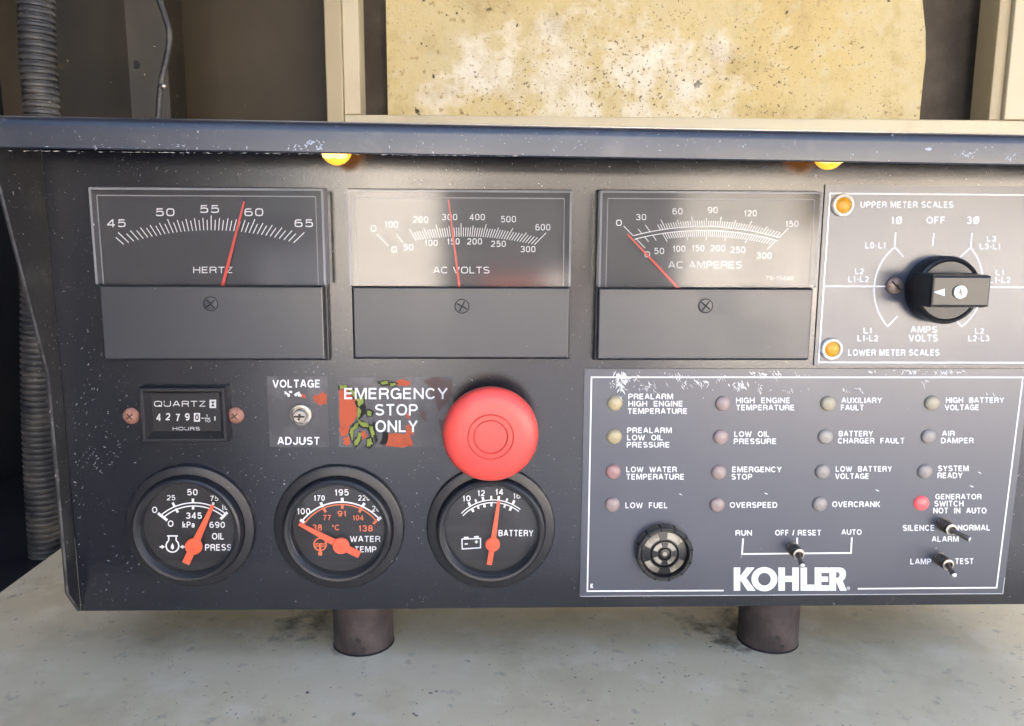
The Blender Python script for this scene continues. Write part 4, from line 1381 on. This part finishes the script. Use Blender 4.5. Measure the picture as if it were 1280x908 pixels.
# thin bright edge of the sheet
k.line((725.5, 745.6), (1253.6, 742.2), 0.5, Y)
k.line((1253.4, 742.6), (1256, 722), 0.5, Y)
k.build('printed_lines', M['white'], ap)
k = MB()
W1 = 0.027
for Z, rows in ((za_, (('PREALARM', 297, 192, 551, 224), ('HIGH  ENGINE', 297, 233, 607, 265), ('TEMPERATURE', 293, 275, 632, 307), ('PREALARM', 290, 384, 543, 416), ('LOW  OIL', 290, 425, 495, 457),
                       ('PRESSURE', 288, 466, 532, 498), ('LOW  WATER', 285, 606, 572, 638), ('TEMPERATURE', 285, 647, 615, 680), ('LOW  FUEL', 280, 809, 521, 842),
                       ('HIGH  ENGINE', 908, 214, 1215, 246), ('TEMPERATURE', 908, 255, 1240, 287), ('LOW  OIL', 898, 405, 1098, 437), ('PRESSURE', 895, 446, 1138, 478), ('EMERGENCY', 886, 606, 1167, 638),
                       ('STOP', 882, 647, 1000, 680), ('OVERSPEED', 873, 807, 1142, 840))),
                (zc_, (('AUXILIARY', 235, 214, 465, 246), ('FAULT', 232, 255, 362, 287), ('BATTERY', 220, 403, 414, 435), ('CHARGER  FAULT', 215, 443, 593, 475), ('LOW  BATTERY', 203, 603, 522, 635),
                       ('VOLTAGE', 200, 644, 392, 676), ('OVERCRANK', 183, 803, 455, 836), ('HIGH  BATTERY', 828, 213, 1158, 245), ('VOLTAGE', 822, 254, 1016, 286), ('AIR', 806, 402, 878, 433),
                       ('DAMPER', 800, 442, 985, 474), ('SYSTEM', 783, 600, 957, 632), ('READY', 780, 640, 922, 672), ('GENERATOR', 768, 761, 1030, 792), ('SWITCH', 762, 799, 928, 832),
                       ('NOT  IN  AUTO', 756, 839, 1058, 872))),
                (zg_, (('AUTO', 235, 281, 350, 312), ('SILENCE', 583, 256, 764, 290), ('NORMAL', 895, 255, 1080, 288), ('ALARM', 748, 320, 900, 352), ('LAMP', 626, 447, 745, 480), ('TEST', 880, 445, 985, 478))),
                (zd_, (('RUN', 905, 285, 998, 317), ('OFF / RESET', 1130, 284, 1391, 316)))):
    for s, a0, b0, a1, b1 in rows:
        k.text(s, (*Z(a0, b0), *Z(a1, b1)), Y, W1)
k.build('lettering', M['white'], ap)
k = MB()
# heavy logo letters
logo = (('K', 917.2, 946.5), ('O', 940.5, 972.5), ('H', 971.5, 998.5), ('L', 1000.5, 1018.5), ('E', 1016.0, 1035.0), ('R', 1036.0, 1058.0))
zt1, zb2 = 709.6, 738.6


def lg(pts, x0, x1):
    k.poly([(x0 + (x1 - x0) * u, zb2 - (zb2 - zt1) * v) for u, v in pts], Y)


lg([(0, 0), (.30, 0), (.30, 1), (.0, 1)], 917.2, 944)
lg([(.30, .42), (.30, .62), (.60, 1), (.97, 1), (.58, .55), (1.02, 0), (.64, 0), (.36, .40)], 917.2, 944)
n = 28
for i in range(n):
    a0, a1 = 2 * math.pi * i / n, 2 * math.pi * (i + 1) / n
    cx_, cy_ = 955.5, 724.2
    k.poly([(cx_ + 16.2 * math.cos(a0), cy_ + 15.2 * math.sin(a0)), (cx_ + 16.2 * math.cos(a1), cy_ + 15.2 * math.sin(a1)), (cx_ + 8.0 * math.cos(a1), cy_ + 8.0 * math.sin(a1)), (cx_ + 8.0 * math.cos(a0), cy_ + 8.0 * math.sin(a0))], Y)
lg([(0, 0), (.32, 0), (.32, 1), (0, 1)], 973.0, 998.5)
lg([(.68, 0), (1, 0), (1, 1), (.68, 1)], 973.0, 998.5)
lg([(.32, .38), (.68, .38), (.68, .64), (.32, .64)], 973.0, 998.5)
lg([(0, 0), (1, 0), (1, .26), (.46, .26), (.46, 1), (0, 1)], 1000.8, 1018)
lg([(0, 0), (1, 0), (1, .23), (.46, .23), (.46, .385), (.93, .385), (.93, .61), (.46, .61), (.46, .77), (1, .77), (1, 1), (0, 1)], 1018.4, 1036.4)
lg([(0, 0), (.38, 0), (.38, 1), (0, 1)], 1036.8, 1058.5)
rr = [(.38, 1), (.62, 1), (.80, .96), (.92, .86), (.95, .70), (.90, .54), (.76, .42), (1.0, 0), (.62, 0), (.40, .36), (.38, .36), (.38, .55), (.50, .56), (.58, .62), (.59, .70), (.56, .77), (.50, .80), (.38, .80)]
lg(rr, 1036.8, 1058.5)
x_, y_ = 1060.5, 735.5
k.strip([(x_ + 1.7 * math.cos(2 * math.pi * i / 14), y_ + 1.7 * math.sin(2 * math.pi * i / 14)) for i in range(14)], .5, Y, True)
k.text('R', (1059.9, 734.7, 1061.2, 736.4), Y, .02)
k.text('K', (*zd_(82, 588), *zd_(98, 616)), Y, .05)
k.build('logo', M['white'], ap)
# scratches along the top
k = MB()


def scratch(x, y, L, w, ang):
    dx, dy = math.cos(R(ang)) * L, math.sin(R(ang)) * L
    nx, ny = -dy / (L or 1) * w / 2, dx / (L or 1) * w / 2
    j = lambda: random.uniform(-.25, .25)
    k.poly([(x, y), (x + dx * .5 + nx + j(), y + dy * .5 + ny + j()), (x + dx, y + dy), (x + dx * .5 - nx + j(), y + dy * .5 - ny + j())], Y - .04)


clusters = [(775, 475, 6, 12, 46, 1.5), (768, 480, 10, 5, 20, .8), (790, 474, 8, 8, 20, .7), (845, 468, 12, 4, 22, .8), (874, 476, 10, 7, 18, 1.0), (905, 472, 10, 4, 14, .8), (921, 480, 7, 7, 20, 1.3),
            (948, 467, 13, 5, 24, 1.0), (970, 467, 6, 5, 16, 1.3), (950, 483, 6, 5, 8, .9), (1000, 466, 8, 3, 8, .7), (1062, 487, 12, 3, 14, .8), (1138, 461, 8, 5, 16, 1.1), (1185, 460.5, 14, 4, 20, .9),
            (1155, 476, 4, 4, 6, .7), (1090, 460, 5, 3, 6, .9), (1235, 491, 8, 2, 6, .8), (808, 481, 14, 6, 24, .5), (860, 478, 22, 6, 26, .5), (985, 486, 30, 3, 16, .5), (1160, 465, 60, 3, 20, .5), (830, 488, 40, 3, 10, .5)]
for (x, y, sx, sy, n, w) in clusters:
    for i in range(n):
        yy = random.gauss(y, sy * .5)
        if yy < 462.6 or 457 < yy < 462.6:
            yy = 462.8 + random.random() * 2
        scratch(random.gauss(x, sx * .6), yy, random.uniform(1.2, 6) * (1 + sy / 16), random.uniform(.25, 1.0) * w, random.choice((55, 62, 70, 118, 20)) + random.uniform(-12, 12))
for i in range(9):
    scratch(random.gauss(774, 3.5), random.uniform(463, 482), random.uniform(5, 12), random.uniform(1.6, 3.6), random.uniform(48, 80))
for i in range(7):
    scratch(random.gauss(922, 5), random.uniform(474, 484), random.uniform(4, 8), random.uniform(1.0, 2.2), random.uniform(45, 75))
for (x, y) in ((1094, 612), (848, 617), (955, 616), (1222, 590), (1212, 607)):
    scratch(x, y, 6, 1.2, 25)
k.build('paint_scratches', M['white'], ap)

fs_ = bpy.data.objects['front_sheet']
k, Y = MB(), -.02
for (x, y, sx, sy, n) in ((118, 575, 14, 18, 22), (140, 555, 16, 12, 12), (112, 480, 16, 60, 22), (95, 600, 6, 80, 22), (160, 690, 20, 20, 8), (300, 590, 40, 20, 8), (650, 650, 60, 60, 10), (230, 215, 90, 6, 12), (560, 585, 40, 20, 6)):
    for i in range(n):
        px, py = random.gauss(x, sx * .7), random.gauss(y, sy * .7)
        if px < 84 + (py - 480) * .05 or not 212 < py < 752:
            continue
        scratch(px, py, random.uniform(1.0, 5.5), random.uniform(.3, 1.0), random.choice((-55, -62, -48, 20)) + random.uniform(-14, 14))
k.build('paint_scratches', mat('dull_scratches', (0.26, 0.26, 0.27), 0.6), fs_)
k, Y = MB(), YH - .02
for (x, y, sx, sy, n, w) in ((368, 184, 7, 5, 10, 1.6), (388, 179, 9, 5, 14, 2.2), (399, 182, 4, 6, 8, 2.0), (1210, 192, 14, 4, 16, 1.6), (1262, 196, 8, 3, 8, 1.2), (230, 182, 50, 3, 16, .9), (700, 182, 200, 10, 26, .7), (120, 184, 80, 3, 16, .8), (1063, 170, 2, 3, 3, .9)):
    for i in range(n):
        px, py = random.gauss(x, sx * .7), random.gauss(y, sy * .6)
        lo_ = 187 + (px - 10) * .0118
        if py > lo_ - 1.5 or py < lo_ - 27:
            py = lo_ - random.uniform(1.5, 6)
        scratch(px, py, random.uniform(1.5, 6), random.uniform(.5, 1.2) * w, random.choice((10, 60, -50, 100)) + random.uniform(-20, 20))
k.build('paint_chips', mat('bare_chips', (0.40, 0.45, 0.52), 0.5), hood)
k, Y = MB(), YH - .03
for i in range(120):
    px = random.uniform(2, 640) ** 1.0
    lo_ = 189.2 + px * .0105
    scratch(px, lo_ - random.uniform(0.1, .9), random.uniform(2, 9), random.uniform(.3, .8), random.uniform(-4, 4))
k.build('edge_wear_highlight', mat('edge_wear_highlight', (0.42, 0.39, 0.34), 0.6), hood)
Y = YP - .10

# indicator lamps
cols = [[(768.9, 504.6), (768, 546.5), (766.7, 590.3), (765.6, 631.3)], [(904, 504.9), (901.3, 546.9), (898.9, 591), (896.9, 631.8)],
        [(1035.7, 504.9), (1032.4, 546.5), (1028.9, 590.3), (1025.3, 630.7)], [(1165.7, 504.4), (1161.5, 546.3), (1156.9, 589.9), (1152.5, 629.6)]]
tint = [['yellow', 'yellow', 'rose', 'pink'], ['pink', 'pink', 'pink', 'pink'], ['straw', 'clear', 'grey', 'grey'], ['straw', 'grey', 'grey', None]]
say = {'yellow': 'dull yellow lamp', 'rose': 'dull red lamp', 'pink': 'faded pink lamp', 'straw': 'pale straw lamp', 'clear': 'pale clear lamp', 'grey': 'unlit grey lamp', None: 'bright red lit lamp'}
names = [['PREALARM HIGH ENGINE TEMPERATURE', 'PREALARM LOW OIL PRESSURE', 'LOW WATER TEMPERATURE', 'LOW FUEL'], ['HIGH ENGINE TEMPERATURE', 'LOW OIL PRESSURE', 'EMERGENCY STOP', 'OVERSPEED'],
         ['AUXILIARY FAULT', 'BATTERY CHARGER FAULT', 'LOW BATTERY VOLTAGE', 'OVERCRANK'], ['HIGH BATTERY VOLTAGE', 'AIR DAMPER', 'SYSTEM READY', 'GENERATOR SWITCH NOT IN AUTO']]
for i in range(4):
    for j in range(4):
        c = P(*cols[i][j], -1.8)
        kx_ = tint[i][j]
        o = MB().lathe((c.x, 0, c.z), [(3.75, .9), (3.75, 1.5), (3.5, 2.0), (2.8, 2.5), (1.6, 2.85), (.01, 3.0)], 32, caps=False).build('indicator_lamp', LENS[kx_] if kx_ else M['redlit'], cp)
        o['label'] = say[kx_] + ' beside ' + names[i][j]

# buzzer
c = P(830, 691, -4)
bz = MB().lathe((c.x, 0, c.z), [(14.0, .9), (14.2, 1.2), (14.2, 6.0), (13.6, 6.6), (12.4, 6.6), (12.0, 6.0), (12.0, 2.2), (0.01, 2.2)], 64)
b = bz.build('alarm_buzzer', M['buzzer'], cp)
b['label'] = 'round black alarm buzzer with notched rim'
k = MB()
for i in range(12):
    a = 2 * math.pi * (i + .35) / 12
    d = Vector((math.cos(a), 0, math.sin(a))); e = Vector((-d.z, 0, d.x))
    k.add([Vector((c.x, -6.72, c.z)) + v for v in (d * 12.2 + e * .55, d * 14.3 + e * .55, d * 14.3 - e * .55, d * 12.2 - e * .55)] +
          [Vector((c.x, -2.2, c.z)) + d * 14.35 + e * .55, Vector((c.x, -2.2, c.z)) + d * 14.35 - e * .55], [(0, 3, 2, 1), (1, 2, 5, 4)])
k.build('rim_notches', M['black'], b)
k = MB()
k.lathe((c.x, 0, c.z), [(11.6, 3.0), (11.4, 4.6), (7.2, 5.6), (7.0, 4.0)], 64, caps=False)
k.lathe((c.x, 0, c.z), [(6.6, 4.0), (6.4, 5.4), (3.2, 5.8), (3.1, 4.0)], 48, caps=False)
k.lathe((c.x, 0, c.z), [(2.7, 3.4), (2.5, 5.8), (1.2, 6.1), (.01, 6.1)], 32, caps=False)
k.build('grille', M['buzzer'], b)
k = MB()
for a0 in (35, 110, 205, 290):
    k.lathe((c.x, 0, c.z), [(10.9, 4.85), (7.9, 5.55)], 10, caps=False, arc=(a0, a0 + 48))
for a0 in (20, 110, 200, 290):
    k.lathe((c.x, 0, c.z), [(6.0, 5.55), (3.9, 5.82)], 8, caps=False, arc=(a0, a0 + 52))
k.lathe((c.x, 0, c.z), [(1.2, 6.15), (.01, 6.25)], 16, caps=False)
k.build('grille_openings', M['buzzer_in'], b)


# toggle switches
def toggle(base, ring_, tip, label):
    A = P(*base, -.9)
    yr = -9.5
    B = P(*ring_, yr)
    T = P(*tip, -19.0 if tip[0] - ring_[0] < 15 else -15.0)
    cx, cz = B.x, B.z
    o = MB().lathe((cx, 0, cz), [(3.3, .95), (3.3, 1.6), (3.0, 1.7), (2.9, 2.7), (2.9, 8.4), (2.7, 9.2), (2.0, 9.4), (1.7, 8.6)], 32)
    # threads
    for i in range(6):
        o.lathe((cx, 0, cz), [(2.9, 3.0 + i * .9), (3.1, 3.3 + i * .9), (2.9, 3.6 + i * .9)], 28, caps=False)
    o = o.build('toggle_switch', M['brass'], cp)
    o['label'] = label
    MB().lathe((cx, 0, cz), [(2.0, 9.45), (2.85, 9.3), (2.95, 9.0)], 28, caps=False).build('bushing_rim', M['steel'], o)
    S = Vector((cx, -8.0, cz))
    dirv = (T - S)
    L = dirv.length
    MB().lathe(S, [(1.1, 0), (1.1, L * .3), (1.35, L * .75), (1.45, L * .9), (1.2, L * .97), (.6, L), (.01, L + .1)], 20, dirv).build('lever', mat_lever, o)
    MB().lathe(S, [(1.3, L * .955), (1.05, L * .995), (.55, L * 1.012), (.01, L * 1.02)], 16, dirv, caps=False).build('lever_tip', mat_tip, o)
    return o


mat_lever = mat('dull_lever', (0.23, 0.20, 0.17), 0.32, metal=0.85)
mat_tip = mat('worn_lever_tip', (0.9, 0.88, 0.84), 0.22, metal=0.7)
toggle((993, 687), (999, 694), (1003, 708), 'toggle switch between RUN and AUTO')
toggle((1181, 654), (1190, 663), (1213, 675), 'alarm toggle switch leaning towards NORMAL')
toggle((1173, 699), (1186, 707), (1193, 720), 'lamp test toggle switch')
